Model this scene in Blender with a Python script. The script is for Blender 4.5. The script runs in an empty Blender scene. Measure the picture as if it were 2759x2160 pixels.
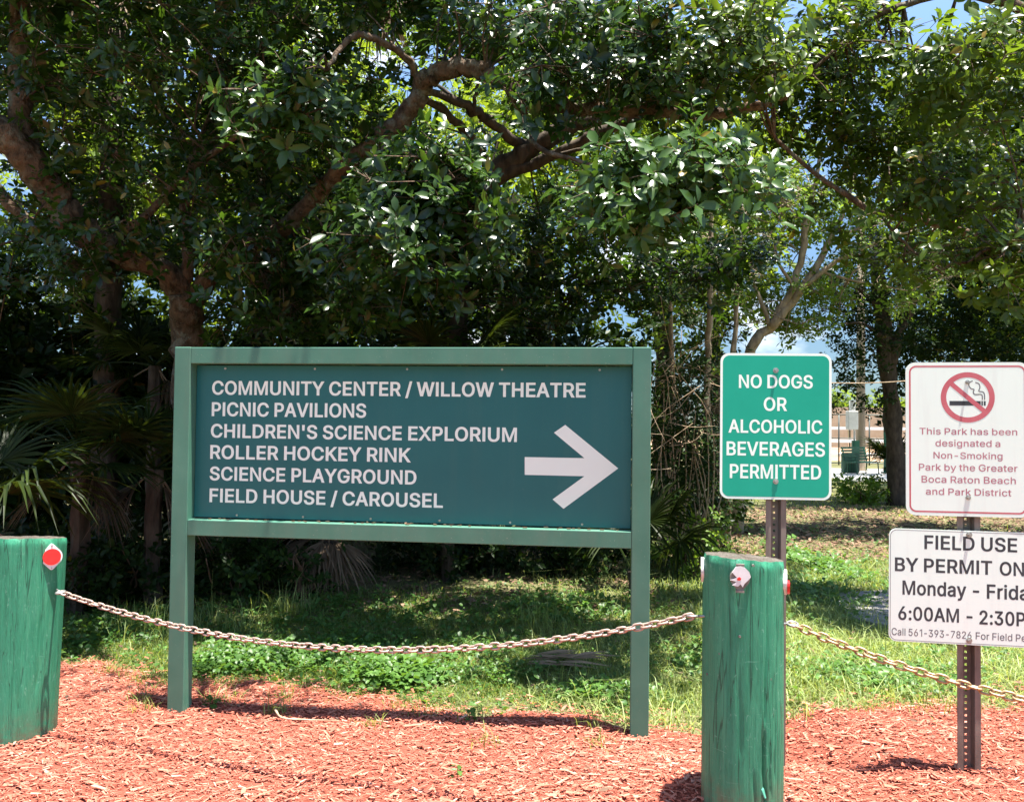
import bpy, math, random
import numpy as np
from mathutils import Vector, Matrix
from mathutils.geometry import delaunay_2d_cdt

SC = bpy.context.scene
COL = SC.collection
R = math.radians
rng = np.random.default_rng(11)
random.seed(5)

# ------------------------------------------------------------------ camera
EYE = np.array([0.0, 0.0, 1.5])
FPX = 2167.0                      # focal length in pixels of a 2759 px wide frame
PITCH, ROLL = R(1.43), R(0.658)
_fw = np.array([0, math.cos(PITCH), math.sin(PITCH)])
_up = np.array([0, -math.sin(PITCH), math.cos(PITCH)])
_rt = np.array([1.0, 0, 0])
_R = math.cos(ROLL) * _rt + math.sin(ROLL) * _up
_U = -math.sin(ROLL) * _rt + math.cos(ROLL) * _up
cam_data = bpy.data.cameras.new('camera')
cam_data.sensor_fit = 'HORIZONTAL'
cam_data.sensor_width = 36
cam_data.lens = 36 * FPX / 2759
cam_data.clip_start = 0.05
cam_data.clip_end = 2000
cam = bpy.data.objects.new('camera', cam_data)
COL.objects.link(cam)
m = Matrix.Identity(4)
for i in range(3):
    m[i][0], m[i][1], m[i][2], m[i][3] = _R[i], _U[i], -_fw[i], EYE[i]
cam.matrix_world = m
SC.camera = cam

# ------------------------------------------------------------------ light
SUN = Vector((0.15, -0.08, 1.0)).normalized()
world = bpy.data.worlds.new('World')
SC.world = world
world.use_nodes = True
nt = world.node_tree
bg = nt.nodes['Background']
sky = nt.nodes.new('ShaderNodeTexSky')
sky.sky_type = 'NISHITA'
sky.sun_disc = False
sky.sun_elevation = math.asin(SUN.z)
sky.sun_rotation = math.atan2(SUN.x, SUN.y)
sky.dust_density = 0.1
sky.ozone_density = 2.0
tc = nt.nodes.new('ShaderNodeTexCoord')
mp = nt.nodes.new('ShaderNodeMapping')
mp.inputs['Scale'].default_value = (1, 1, 2.2)
mp.inputs['Location'].default_value = (2.7, .9, .4)
cn = nt.nodes.new('ShaderNodeTexNoise')
cn.inputs['Scale'].default_value = 4.2
cn.inputs['Detail'].default_value = 6
cr = nt.nodes.new('ShaderNodeValToRGB')
cr.color_ramp.elements[0].position = 0.56
cr.color_ramp.elements[1].position = 0.70
mx = nt.nodes.new('ShaderNodeMixRGB')
mx.inputs['Color2'].default_value = (6.5, 6.7, 7.0, 1)
nt.links.new(tc.outputs['Generated'], mp.inputs['Vector'])
nt.links.new(mp.outputs['Vector'], cn.inputs['Vector'])
nt.links.new(cn.outputs['Fac'], cr.inputs['Fac'])
nt.links.new(cr.outputs['Color'], mx.inputs['Fac'])
sx = nt.nodes.new('ShaderNodeSeparateXYZ')
nt.links.new(tc.outputs['Generated'], sx.inputs['Vector'])
er = nt.nodes.new('ShaderNodeValToRGB')               # clearer blue air low down than the model gives
er.color_ramp.elements[0].position = 0.0
er.color_ramp.elements[0].color = (.20, .25, .31, 1)
er.color_ramp.elements[1].position = 0.45
er.color_ramp.elements[1].color = (1, 1, 1, 1)
ee = er.color_ramp.elements.new(.16)
ee.color = (.36, .42, .48, 1)
nt.links.new(sx.outputs['Z'], er.inputs['Fac'])
mm = nt.nodes.new('ShaderNodeMixRGB')
mm.blend_type = 'MULTIPLY'
mm.inputs['Fac'].default_value = 1
nt.links.new(sky.outputs['Color'], mm.inputs['Color1'])
nt.links.new(er.outputs['Color'], mm.inputs['Color2'])
nt.links.new(mm.outputs['Color'], mx.inputs['Color1'])
nt.links.new(mx.outputs['Color'], bg.inputs['Color'])
bg.inputs['Strength'].default_value = 0.08
sun_data = bpy.data.lights.new('sun', 'SUN')
sun_data.energy = 5.0
sun_data.angle = R(0.5)
sun_data.color = (1.0, 0.95, 0.87)
sun = bpy.data.objects.new('sun', sun_data)
COL.objects.link(sun)
sun.rotation_euler = SUN.to_track_quat('Z', 'Y').to_euler()
SC.view_settings.view_transform = 'Standard'
SC.view_settings.look = 'None'
SC.view_settings.gamma = 1
SC.view_settings.use_curve_mapping = False
SC.view_settings.exposure = 2.03
try:
    SC.cycles.max_bounces = 8
    SC.cycles.transparent_max_bounces = 8
except Exception:
    pass


# ------------------------------------------------------------------ helpers
def ray(px, py):
    """direction for a pixel of the 2759 px frame, forward component 1"""
    return _fw + (px - 1379.5) / FPX * _R - (py - 1080.0) / FPX * _U


def S(px, py, d):
    return EYE + ray(px, py) * d


K = 2759 / 2182


def P(px, py, d):
    return S(px * K, py * K, d)


def sm(x, a, b):
    t = np.clip((np.asarray(x, float) - a) / (b - a), 0, 1)
    return t * t * (3 - 2 * t)


def gz(x, y):
    """height of the ground"""
    x = np.asarray(x, float)
    y = np.asarray(y, float)
    z = 0.13 * sm(x, .25, .8) * (1 - sm(y, 3.2, 3.75))
    z = np.maximum(z, 0.15 * sm(x, 1.0, 1.65) * (1 - sm(y, 4.5, 8.5)))
    near = 1 - sm(y, 8, 14)
    z = z + near * (0.012 * np.sin(2.1 * x + .7) * np.cos(1.7 * y) + 0.007 * np.sin(5.3 * x + 1.3 * y) + 0.005 * np.cos(6.1 * y - 2.7 * x))
    return z - .034 * (1 - sm(y, 9, 15))


def G(x, y):
    return np.array([x, y, float(gz(x, y))])


def new_mat(name, rough=.6, spec=.4):
    mt = bpy.data.materials.new(name)
    mt.use_nodes = True
    b = mt.node_tree.nodes['Principled BSDF']
    b.inputs['Roughness'].default_value = rough
    b.inputs['Specular IOR Level'].default_value = spec
    return mt, mt.node_tree, b


def ramp(nt, fac, stops, interp='LINEAR'):
    n = nt.nodes.new('ShaderNodeValToRGB')
    n.color_ramp.interpolation = interp
    e = n.color_ramp.elements
    while len(e) < len(stops):
        e.new(.5)
    for k, (p, c) in enumerate(stops):
        e[k].position = p
        e[k].color = (*c, 1) if len(c) == 3 else c
    nt.links.new(fac, n.inputs['Fac'])
    return n.outputs['Color']


def noise(nt, scale, detail=4, rough=.55, stretch=None, coord='Object', dist=0):
    t = nt.nodes.new('ShaderNodeTexCoord')
    n = nt.nodes.new('ShaderNodeTexNoise')
    n.inputs['Scale'].default_value = scale
    n.inputs['Detail'].default_value = detail
    n.inputs['Roughness'].default_value = rough
    n.inputs['Distortion'].default_value = dist
    if stretch:
        mpn = nt.nodes.new('ShaderNodeMapping')
        mpn.inputs['Scale'].default_value = stretch
        nt.links.new(t.outputs[coord], mpn.inputs['Vector'])
        nt.links.new(mpn.outputs['Vector'], n.inputs['Vector'])
    else:
        nt.links.new(t.outputs[coord], n.inputs['Vector'])
    return n.outputs['Fac']


def mixc(nt, fac, a, b, mode='MIX'):
    n = nt.nodes.new('ShaderNodeMixRGB')
    n.blend_type = mode
    for s, v in (('Fac', fac), ('Color1', a), ('Color2', b)):
        if isinstance(v, (int, float)):
            n.inputs[s].default_value = v
        elif isinstance(v, tuple):
            n.inputs[s].default_value = (*v, 1)
        else:
            nt.links.new(v, n.inputs[s])
    return n.outputs['Color']


def bump(nt, b, h, strength=.4, dist=.01):
    n = nt.nodes.new('ShaderNodeBump')
    n.inputs['Strength'].default_value = strength
    n.inputs['Distance'].default_value = dist
    nt.links.new(h, n.inputs['Height'])
    nt.links.new(n.outputs['Normal'], b.inputs['Normal'])


def simple(name, c1, c2, scale=20, rough=.6, spec=.4, bumpy=0, stretch=None, metal=0, bdist=.004):
    mt, nt, b = new_mat(name, rough, spec)
    f = noise(nt, scale, 5, .6, stretch)
    nt.links.new(ramp(nt, f, [(.3, c1), (.7, c2)]), b.inputs['Base Color'])
    b.inputs['Metallic'].default_value = metal
    if bumpy:
        bump(nt, b, f, bumpy, bdist)
    return mt


def leaf_mat(name, dark, light, trans=.3, rough=.36, spec=.5, tcol=None, old=None):
    """tint attribute 0..1 picks the colour of each leaf"""
    mt, nt, b = new_mat(name, rough, spec)
    a = nt.nodes.new('ShaderNodeAttribute')
    a.attribute_name = 'tint'
    c = ramp(nt, a.outputs['Fac'], [(0, dark), (.93, light), (.96, old or light)])
    nt.links.new(c, b.inputs['Base Color'])
    tr = nt.nodes.new('ShaderNodeBsdfTranslucent')
    if tcol is None:
        tcol = (light[0] * 2.6, light[1] * 2.4, light[2] * .9)
    nt.links.new(mixc(nt, .75, c, tcol), tr.inputs['Color'])
    mxs = nt.nodes.new('ShaderNodeMixShader')
    mxs.inputs['Fac'].default_value = trans
    nt.links.new(b.outputs['BSDF'], mxs.inputs[1])
    nt.links.new(tr.outputs['BSDF'], mxs.inputs[2])
    nt.links.new(mxs.outputs['Shader'], nt.nodes['Material Output'].inputs['Surface'])
    return mt


class MB:
    """collects geometry, links it as one mesh object"""

    def __init__(self):
        self.V, self.F, self.T, self.n = [], [], [], 0

    def add(self, V, faces, tint=None):
        V = np.asarray(V, float).reshape(-1, 3)
        for f in (faces if isinstance(faces, list) else [faces]):
            f = np.asarray(f, np.int64)
            if f.size:
                self.F.append(f + self.n)
        self.V.append(V)
        self.T.append(np.full(len(V), .5) if tint is None else np.asarray(tint, float))
        self.n += len(V)
        return self

    def box(self, lo, hi, M=None):
        lo, hi = np.array(lo, float), np.array(hi, float)
        V = np.array([[(lo, hi)[(i >> k) & 1][k] for k in range(3)] for i in range(8)])
        if M is not None:
            V = V @ np.array(M.to_3x3()).T + np.array(M.translation)
        self.add(V, np.array([[0, 2, 3, 1], [4, 5, 7, 6], [0, 1, 5, 4], [2, 6, 7, 3], [0, 4, 6, 2], [1, 3, 7, 5]]))
        return self

    def tube(self, pts, rad, seg=8, wob=0, cap=True):
        pts = np.asarray(pts, float)
        rad = np.broadcast_to(np.asarray(rad, float), (len(pts),))
        tan = np.gradient(pts, axis=0)
        tan /= np.linalg.norm(tan, axis=1, keepdims=True) + 1e-9
        ref = np.array([0.31, .17, .93]) if abs(tan[0][2]) < .9 else np.array([1.0, .1, 0])
        V = []
        u = np.cross(tan[0], ref)
        for k in range(len(pts)):
            u = u - tan[k] * np.dot(u, tan[k])
            u /= np.linalg.norm(u) + 1e-9
            v = np.cross(tan[k], u)
            a = np.arange(seg) * 2 * np.pi / seg
            rr = rad[k] * (1 + wob * rng.standard_normal(seg))
            V.append(pts[k] + (np.cos(a) * rr)[:, None] * u + (np.sin(a) * rr)[:, None] * v)
        V = np.concatenate(V)
        i = np.arange(len(pts) - 1)[:, None] * seg
        j = np.arange(seg)[None]
        jn = (j + 1) % seg
        q = np.stack([i + j, i + jn, i + seg + jn, i + seg + j], -1).reshape(-1, 4)
        fs = [q]
        if cap:
            fs += [np.arange(seg)[::-1][None], (np.arange(seg) + (len(pts) - 1) * seg)[None]]
        self.add(V, fs)
        return self

    def sticks(self, p0, p1, r0, r1, seg=3):
        p0, p1 = np.asarray(p0, float), np.asarray(p1, float)
        n = len(p0)
        if n == 0:
            return self
        t = p1 - p0
        t /= np.linalg.norm(t, axis=1, keepdims=True) + 1e-9
        u = np.cross(t, np.array([.3, .5, .8]))
        u /= np.linalg.norm(u, axis=1, keepdims=True) + 1e-9
        v = np.cross(t, u)
        a = np.arange(seg) * 2 * np.pi / seg
        ring = np.cos(a)[None, :, None] * u[:, None] + np.sin(a)[None, :, None] * v[:, None]
        r0 = np.broadcast_to(r0, (n,))[:, None, None]
        r1 = np.broadcast_to(r1, (n,))[:, None, None]
        V = np.concatenate([p0[:, None] + ring * r0, p1[:, None] + ring * r1], 1).reshape(-1, 3)
        b = (np.arange(n) * 2 * seg)[:, None]
        j = np.arange(seg)[None]
        jn = (j + 1) % seg
        q = np.stack([b + j, b + jn, b + seg + jn, b + seg + j], -1).reshape(-1, 4)
        self.add(V, q)
        return self

    def build(self, name, mat, parent=None, smooth=False, mats=None):
        me = bpy.data.meshes.new(name)
        V = np.concatenate(self.V) if self.V else np.zeros((0, 3))
        me.vertices.add(len(V))
        me.vertices.foreach_set('co', V.astype(np.float32).ravel())
        loops = np.concatenate([f.ravel() for f in self.F])
        tot = np.concatenate([np.full(len(f), f.shape[1]) for f in self.F])
        start = np.concatenate([[0], np.cumsum(tot)[:-1]])
        me.loops.add(len(loops))
        me.loops.foreach_set('vertex_index', loops.astype(np.int32))
        me.polygons.add(len(tot))
        me.polygons.foreach_set('loop_start', start.astype(np.int32))
        me.polygons.foreach_set('loop_total', tot.astype(np.int32))
        at = me.attributes.new('tint', 'FLOAT', 'POINT')
        at.data.foreach_set('value', np.concatenate(self.T).astype(np.float32))
        me.polygons.foreach_set('use_smooth', np.full(len(tot), smooth))
        me.update(calc_edges=True)
        me.validate()
        me.materials.append(mat)
        return link(name, me, parent)


def link(name, me, parent=None):
    o = bpy.data.objects.new(name, me)
    COL.objects.link(o)
    if parent is not None:
        o.parent = parent
    return o


def empty(name, loc=(0, 0, 0)):
    o = bpy.data.objects.new(name, None)
    o.empty_display_size = .2
    COL.objects.link(o)
    o.location = loc
    return o


def tag(o, label=None, cat=None, group=None, kind=None):
    if label:
        o['label'] = label
    if cat:
        o['category'] = cat
    if group:
        o['group'] = group
    if kind:
        o['kind'] = kind
    return o


def thing(name, label, cat, loc=(0, 0, 0), group=None):
    return tag(empty(name, loc), label, cat, group)


def local(root):
    """offset to subtract when vertices are given in world space"""
    return np.array(root.location)


def wbuild(mb, name, mat, root, smooth=False):
    """vertices are in world space: shift them to the root's frame"""
    off = local(root)
    mb.V = [v - off for v in mb.V]
    return mb.build(name, mat, root, smooth)


# ------------------------------------------------------------------ foliage makers
def unit(v):
    return v / (np.linalg.norm(v, axis=-1, keepdims=True) + 1e-9)


def put_leaves(mb, base, axis, nrm, length, width, detail, tint):
    """leaves given by base point, axis (towards tip) and normal"""
    n = len(base)
    if n == 0:
        return
    axis = unit(axis)
    side = unit(np.cross(axis, nrm))
    nrm = np.cross(side, axis)
    L = np.broadcast_to(length, (n,))[:, None]
    W = np.broadcast_to(width, (n,))[:, None]
    b = (np.arange(n))[:, None]
    if detail == 0:
        V = np.stack([base, base + axis * L * .48 + side * W * .5 + nrm * W * .12, base + axis * L, base + axis * L * .48 - side * W * .5 + nrm * W * .12], 1)
        F = [b * 4 + np.array([[0, 1, 2]]), b * 4 + np.array([[0, 2, 3]])]
        k = 4
    else:
        f = .16
        dr = -nrm * L * .05
        V = np.stack([base,
                      base + axis * L * .28 + side * W * .42 + nrm * W * f, base + axis * L * .3, base + axis * L * .28 - side * W * .42 + nrm * W * f,
                      base + axis * L * .66 + side * W * .46 + nrm * W * f * .8 + dr, base + axis * L * .66 + dr * .8, base + axis * L * .66 - side * W * .46 + nrm * W * f * .8 + dr,
                      base + axis * L + dr * 3.2], 1)
        b = b * 8
        F = [b + np.array([[0, 2, 1]]), b + np.array([[0, 3, 2]]), b + np.array([[1, 2, 5, 4]]), b + np.array([[2, 3, 6, 5]]), b + np.array([[4, 5, 7]]), b + np.array([[5, 6, 7]])]
        k = 8
    mb.add(V.reshape(-1, 3), F, np.repeat(np.broadcast_to(tint, (n,)), k))


def rosettes(mb, c, shoot, k, length, width, detail=1, droop=.15, spread=(.75, 1.35), tint0=.5, tvar=.25):
    """whorls of k leaves round shoot tips"""
    n = len(c)
    if n == 0:
        return
    shoot = unit(shoot)
    u = unit(np.cross(shoot, np.array([.2, .9, .35])))
    v = np.cross(shoot, u)
    ph = rng.uniform(0, 6.28, n)[:, None] + np.arange(k)[None] * 2.4 + rng.uniform(-.3, .3, (n, k))
    e = rng.uniform(spread[0], spread[1], (n, k))
    rad = np.cos(ph)[..., None] * u[:, None] + np.sin(ph)[..., None] * v[:, None]
    ax = shoot[:, None] * np.cos(e)[..., None] + rad * np.sin(e)[..., None]
    nr = shoot[:, None] * np.sin(e)[..., None] - rad * np.cos(e)[..., None]
    ax[..., 2] -= droop
    nr = nr + rng.normal(0, .22, nr.shape)
    base = c[:, None] - shoot[:, None] * (np.arange(k)[None, :, None] * .012) + ax * .012
    L = length * rng.uniform(.5, 1.2, (n, k)) * rng.uniform(.75, 1.2, (n, 1))
    W = width * rng.uniform(.8, 1.15, (n, k)) * L / length
    t = np.clip(tint0 + rng.normal(0, tvar, (n, 1)) * .6 + rng.normal(0, tvar, (n, k)) * .6, 0, .93)
    t[rng.uniform(size=t.shape) < .012] = 1
    put_leaves(mb, base.reshape(-1, 3), ax.reshape(-1, 3), nr.reshape(-1, 3), L.ravel(), W.ravel(), detail, t.ravel())


def clumps(center, radii, n, per=9, sig=.14):
    """points gathered in clumps inside an ellipsoid; returns clump centres, points, clump index"""
    m = max(1, int(n / per))
    d = unit(rng.normal(size=(m, 3))) * rng.uniform(0, 1, (m, 1)) ** (1 / 2.4)
    cc = np.asarray(center) + d * np.asarray(radii)
    idx = np.repeat(np.arange(m), per)
    pts = cc[idx] + rng.normal(0, sig, (m * per, 3)) * np.array([1, 1, .75])
    return cc, pts, idx


def curve_pts(p, n=None):
    """smooth path through points"""
    p = np.asarray(p, float)
    if n is None:
        n = 5 * (len(p) - 1) + 1
    t = np.linspace(0, len(p) - 1, n)
    out = []
    q = np.concatenate([[2 * p[0] - p[1]], p, [2 * p[-1] - p[-2]]])
    for x in t:
        i = min(int(x), len(p) - 2)
        f = x - i
        a, b, c, d = q[i], q[i + 1], q[i + 2], q[i + 3]
        out.append(.5 * ((2 * b) + (-a + c) * f + (2 * a - 5 * b + 4 * c - d) * f * f + (-a + 3 * b - 3 * c + d) * f ** 3))
    return np.array(out)


def limb(mb, pts, r, seg=10, jit=.012):
    p = curve_pts(pts)
    rr = np.interp(np.linspace(0, 1, len(p)), np.linspace(0, 1, len(r)), r)
    p = p + rng.normal(0, 1, p.shape) * (jit * np.minimum(1, rr / .05))[:, None]
    mb.tube(p, rr * (1 + .06 * np.sin(np.arange(len(p)) * 1.9 + rng.uniform(0, 6)) + rng.normal(0, .04, len(p))), seg, .07)
    return p


MAT = {}
MAT['leaf_ficus'] = leaf_mat('glossy_dark_leaf', (.003, .011, .0022), (.042, .09, .015), .28, .27, .42, None, (.22, .17, .03))
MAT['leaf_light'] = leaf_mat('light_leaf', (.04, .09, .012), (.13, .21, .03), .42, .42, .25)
MAT['leaf_olive'] = leaf_mat('olive_leaf', (.008, .020, .003), (.07, .115, .014), .42, .3, .28, None, (.25, .17, .03))
MAT['leaf_back'] = leaf_mat('distant_leaf', (.03, .065, .008), (.14, .20, .025), .42, .5, .2)
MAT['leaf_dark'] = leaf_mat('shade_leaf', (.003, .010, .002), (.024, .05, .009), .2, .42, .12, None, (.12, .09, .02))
MAT['palm'] = leaf_mat('palm_blade', (.005, .011, .002), (.032, .05, .010), .18, .4, .12)
MAT['palm_dead'] = leaf_mat('dry_palm_blade', (.055, .032, .02), (.30, .215, .14), .15, .7, .2, (.4, .25, .12))
MAT['grass'] = leaf_mat('grass_blade', (.018, .065, .008), (.31, .37, .14), .3, .5, .3)
MAT['weed'] = leaf_mat('weed_leaf', (.018, .06, .010), (.10, .20, .04), .28, .45, .35)
MAT['litter'] = leaf_mat('fallen_leaf', (.06, .032, .02), (.30, .19, .125), .05, .8, .2, (.3, .15, .08))
MAT['chip'] = None
MAT['bark'] = simple('warm_bark', (.028, .018, .011), (.17, .112, .075), 16, .9, .15, 1, (1, 1, .7), bdist=.06)
nt = MAT['bark'].node_tree
b = nt.nodes['Principled BSDF']
old = b.inputs['Base Color'].links[0].from_socket
c = mixc(nt, ramp(nt, noise(nt, 7, 6, .75), [(.52, (0, 0, 0)), (.6, (.75, .75, .75))]), old, (.17, .165, .13))
c = mixc(nt, ramp(nt, noise(nt, 60, 3, .6), [(.68, (0, 0, 0)), (.74, (.8, .8, .8))]), c, (.30, .28, .23))
nt.links.new(c, b.inputs['Base Color'])
MAT['bark_dark'] = simple('dark_bark', (.03, .022, .016), (.10, .075, .055), 14, .9, .2, .8, (1, 1, .4), bdist=.03)
MAT['bark_pale'] = simple('pale_bark', (.16, .12, .08), (.42, .33, .23), 16, .85, .2, .5, (1, 1, .35), bdist=.015)
MAT['twig'] = simple('dry_twig', (.22, .15, .09), (.50, .38, .26), 20, .8, .2)
MAT['twig_brown'] = simple('brown_twig', (.07, .04, .025), (.2, .12, .07), 20, .8, .2)


def blob_w(b):
    """(px, py, depth, rx px, ry px, rdepth m) in the 2182 px frame -> world centre and radii"""
    px, py, d, rx, ry, rd = b[:6]
    s = d * K / FPX
    return P(px, py, d), np.array([rx * s, rd, ry * s])


def crown_and_trunk(root, blobs, trunk, limbs_p, leaf, bark, size=.1, k=8, detail=1, twig=True, tint0=.45, width=.45, sig=.14, up=.9, tcol=None):
    """blobs: (px,py,depth,rx,ry,rd,n) ; builds crown (and twigs into the trunk mesh)"""
    cm = MB()
    nodes = np.concatenate(limbs_p) if limbs_p else np.array([[*local(root)]])
    for b in blobs:
        c, r = blob_w(b)
        kk = k
        sz = b[7] if len(b) > 7 else size
        t0 = b[8] if len(b) > 8 else tint0
        cc, pts, idx = clumps(c, r, b[6], 9, sig * sz / .1)
        keep = pts[:, 2] > gz(pts[:, 0], pts[:, 1]) + .1
        pts, idx = pts[keep], idx[keep]
        out = pts - cc[idx]
        shoot = unit(out) * .8 + np.array([0, 0, up]) + rng.normal(0, .45, out.shape) + np.array([0, -.25, 0])
        rosettes(cm, pts, shoot, kk, sz, sz * width, detail, .18, tint0=t0)
        if twig:
            st = unit(shoot)
            trunk.sticks(cc[idx], pts, .004 * sz / .1, .002 * sz / .1)
            # limb to the clump
            dd = np.linalg.norm(cc[:, None] - nodes[None], axis=2)
            j = dd.argmin(1)
            near = dd.min(1) < 1.6
            for a_, b_ in zip(nodes[j][near], cc[near]):
                mid = (a_ + b_) / 2 + rng.normal(0, .06, 3) + np.array([0, 0, .05])
                trunk.tube(curve_pts([a_, mid, b_], 5), np.linspace(.012, .004, 5), 4, 0, False)
    if trunk.n:
        wbuild(trunk, 'trunk', bark, root, True)
    wbuild(cm, 'crown', leaf, root, detail == 1)


# ================================================================== SETTING
def edge_y(x):
    """where the mulch gives way to grass"""
    xs = np.array([-6, -2.6, -2.2, -1.9, -1.2, -.75, -.1, .25, .6, 1.0, 1.5, 2.0, 2.6, 6])
    ys = np.array([5.2, 5.05, 4.85, 4.7, 4.68, 4.45, 4.25, 4.18, 4.08, 4.0, 4.0, 3.98, 4.1, 4.4])
    return np.interp(x, xs, ys) + .05 * np.sin(7 * np.asarray(x)) + .03 * np.sin(17 * np.asarray(x) + 1)


def vnoise(x, y, s, seed):
    r = np.random.default_rng(seed)
    tot = 0
    for _ in range(5):
        a, b_, p = r.uniform(-1, 1), r.uniform(-1, 1), r.uniform(0, 6.28)
        tot = tot + np.sin(s * (a * x + b_ * y) * 2 + p)
    return tot / 5


def grid_sheet(x0, x1, nx, y0, y1, ny, dz, warp=None):
    xs = np.linspace(x0, x1, nx)
    ys = np.linspace(y0, y1, ny)
    X, Y = np.meshgrid(xs, ys)
    if warp:
        X, Y = warp(X, Y)
    V = np.stack([X, Y, gz(X, Y) + dz], -1).reshape(-1, 3)
    i = np.arange(ny - 1)[:, None] * nx
    j = np.arange(nx - 1)[None]
    F = np.stack([i + j, i + j + 1, i + nx + j + 1, i + nx + j], -1).reshape(-1, 4)
    return V, F


# ground: one sheet out to the horizon, fine near the camera
mt, nt, b = new_mat('lawn_soil', .95, .15)
f1 = noise(nt, 1.3, 6, .6)
f2 = noise(nt, 22, 4, .7)
c = ramp(nt, f1, [(.35, (.075, .075, .03)), (.5, (.09, .10, .03)), (.68, (.17, .13, .08))])
c = mixc(nt, .5, c, ramp(nt, f2, [(.3, (.05, .045, .02)), (.7, (.2, .19, .1))]))
nt.links.new(c, b.inputs['Base Color'])
bump(nt, b, f2, .6, .02)


def spread_out(X, Y):
    f = lambda t: np.sign(t) * (np.abs(t) * 8 + 500 * np.abs(t) ** 5)
    return f(X), Y * 0 + 6 + f(Y)


V, F = grid_sheet(-1, 1, 161, -1, 1, 161, 0, spread_out)
V[:, 2] -= .06 * sm(edge_y(V[:, 0]) - .12 - V[:, 1], 0, .2) * (np.abs(V[:, 0]) < 5.5)
MB().add(V, F).build('ground', mt, None, True)['kind'] = 'structure'

# mulch bed
mt, nt, b = new_mat('mulch_base', .95, .1)
f2 = noise(nt, 60, 5, .75)
nt.links.new(ramp(nt, f2, [(.3, (.16, .04, .025)), (.55, (.32, .09, .06)), (.75, (.46, .17, .12))]), b.inputs['Base Color'])
bump(nt, b, f2, .9, .02)


def mulch_warp(X, Y):
    return X, .6 + Y * (edge_y(X) - .6)


V, F = grid_sheet(-6, 6, 240, 0, 1, 90, .008, mulch_warp)
tag(MB().add(V, F).build('mulch_bed', mt, None, True), kind='structure')

# wood chips lying on it
mt, nt, b = new_mat('mulch_chip', .8, .2)
a = nt.nodes.new('ShaderNodeAttribute')
a.attribute_name = 'tint'
c = ramp(nt, a.outputs['Fac'], [(0, (.17, .038, .022)), (.3, (.38, .104, .064)), (.62, (.47, .165, .110)), (.85, (.53, .24, .17)), (1, (.6, .45, .35))])
g = noise(nt, 90, 3, .6)
c = mixc(nt, .35, c, ramp(nt, g, [(.3, (.32, .085, .052)), (.7, (.54, .205, .138))]))
nt.links.new(c, b.inputs['Base Color'])
MAT['chip'] = mt


def chips(n, x0, x1, y0, y1, lmin, lmax, over=0.0):
    mb = MB()
    x = rng.uniform(x0, x1, n)
    y = y0 + (y1 - y0) * rng.uniform(0, 1, n) ** 1.15
    k = y < edge_y(x) + over + rng.normal(0, .06, n)
    x, y = x[k], y[k]
    n = len(x)
    L = lmin + (lmax - lmin) * rng.uniform(0, 1, n) ** 2.2
    W = np.clip(L * rng.uniform(.12, .35, n), .003, .016)
    H = rng.uniform(.001, .0035, n)
    yaw = rng.normal(0, .75, n)
    pit = rng.normal(0, .17, n)
    rol = rng.normal(0, .4, n)
    ax = np.stack([np.cos(yaw) * np.cos(pit), np.sin(yaw) * np.cos(pit), np.sin(pit)], 1)
    sd0 = np.stack([-np.sin(yaw), np.cos(yaw), 0 * yaw], 1)
    up0 = np.cross(ax, sd0)
    sd = sd0 * np.cos(rol)[:, None] + up0 * np.sin(rol)[:, None]
    up = np.cross(ax, sd)
    z = gz(x, y) + .008 + rng.uniform(.001, .016, n)
    c = np.stack([x, y, z], 1)
    l = lambda s, t, q, ta: c + ax * (L * s)[:, None] + sd * (W * t)[:, None] + up * (H * q)[:, None]
    sk = rng.uniform(-.25, .25, (4, n))
    V = np.stack([l(-.5 + sk[0] * .4, -.5, 0, 0), l(-.5 + sk[1] * .4, .5, 0, 0), l(.5 + sk[2] * .4, .28, 0, 0), l(.5 + sk[3] * .4, -.28, 0, 0),
                  l(-.47 + sk[0] * .4, -.45, 1, 0), l(-.47 + sk[1] * .4, .45, 1, 0), l(.47 + sk[2] * .4, .22, 1, 0), l(.47 + sk[3] * .4, -.22, 1, 0)], 1)
    q = np.array([[4, 7, 6, 5], [0, 1, 5, 4], [1, 2, 6, 5], [2, 3, 7, 6], [3, 0, 4, 7]])
    F = (np.arange(n) * 8)[:, None, None] + q[None]
    t = np.clip(rng.beta(2.4, 2.0, n), 0, .93)
    t = np.clip(t + .13 * vnoise(x, y, 2.2, 5) + .08 * vnoise(x, y, 7, 6), 0, .93)
    t[rng.uniform(size=n) < .018] = 1.0
    mb.add(V.reshape(-1, 3), F.reshape(-1, 4), np.repeat(t, 8))
    return mb


mb = chips(105000, -3.3, 3.3, 2.1, 5.3, .008, .036)
for q in (chips(6500, -3.0, 3.0, 2.1, 5.0, .03, .075), chips(3000, -2.8, 2.8, 3.6, 5.6, .015, .05, .25)):
    mb.add(np.concatenate(q.V), [f for f in q.F][:1], np.concatenate(q.T))
tag(mb.build('mulch_chips', MAT['chip']), 'red wood chip mulch covering the bed under the signs', 'mulch', kind='stuff')


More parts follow.
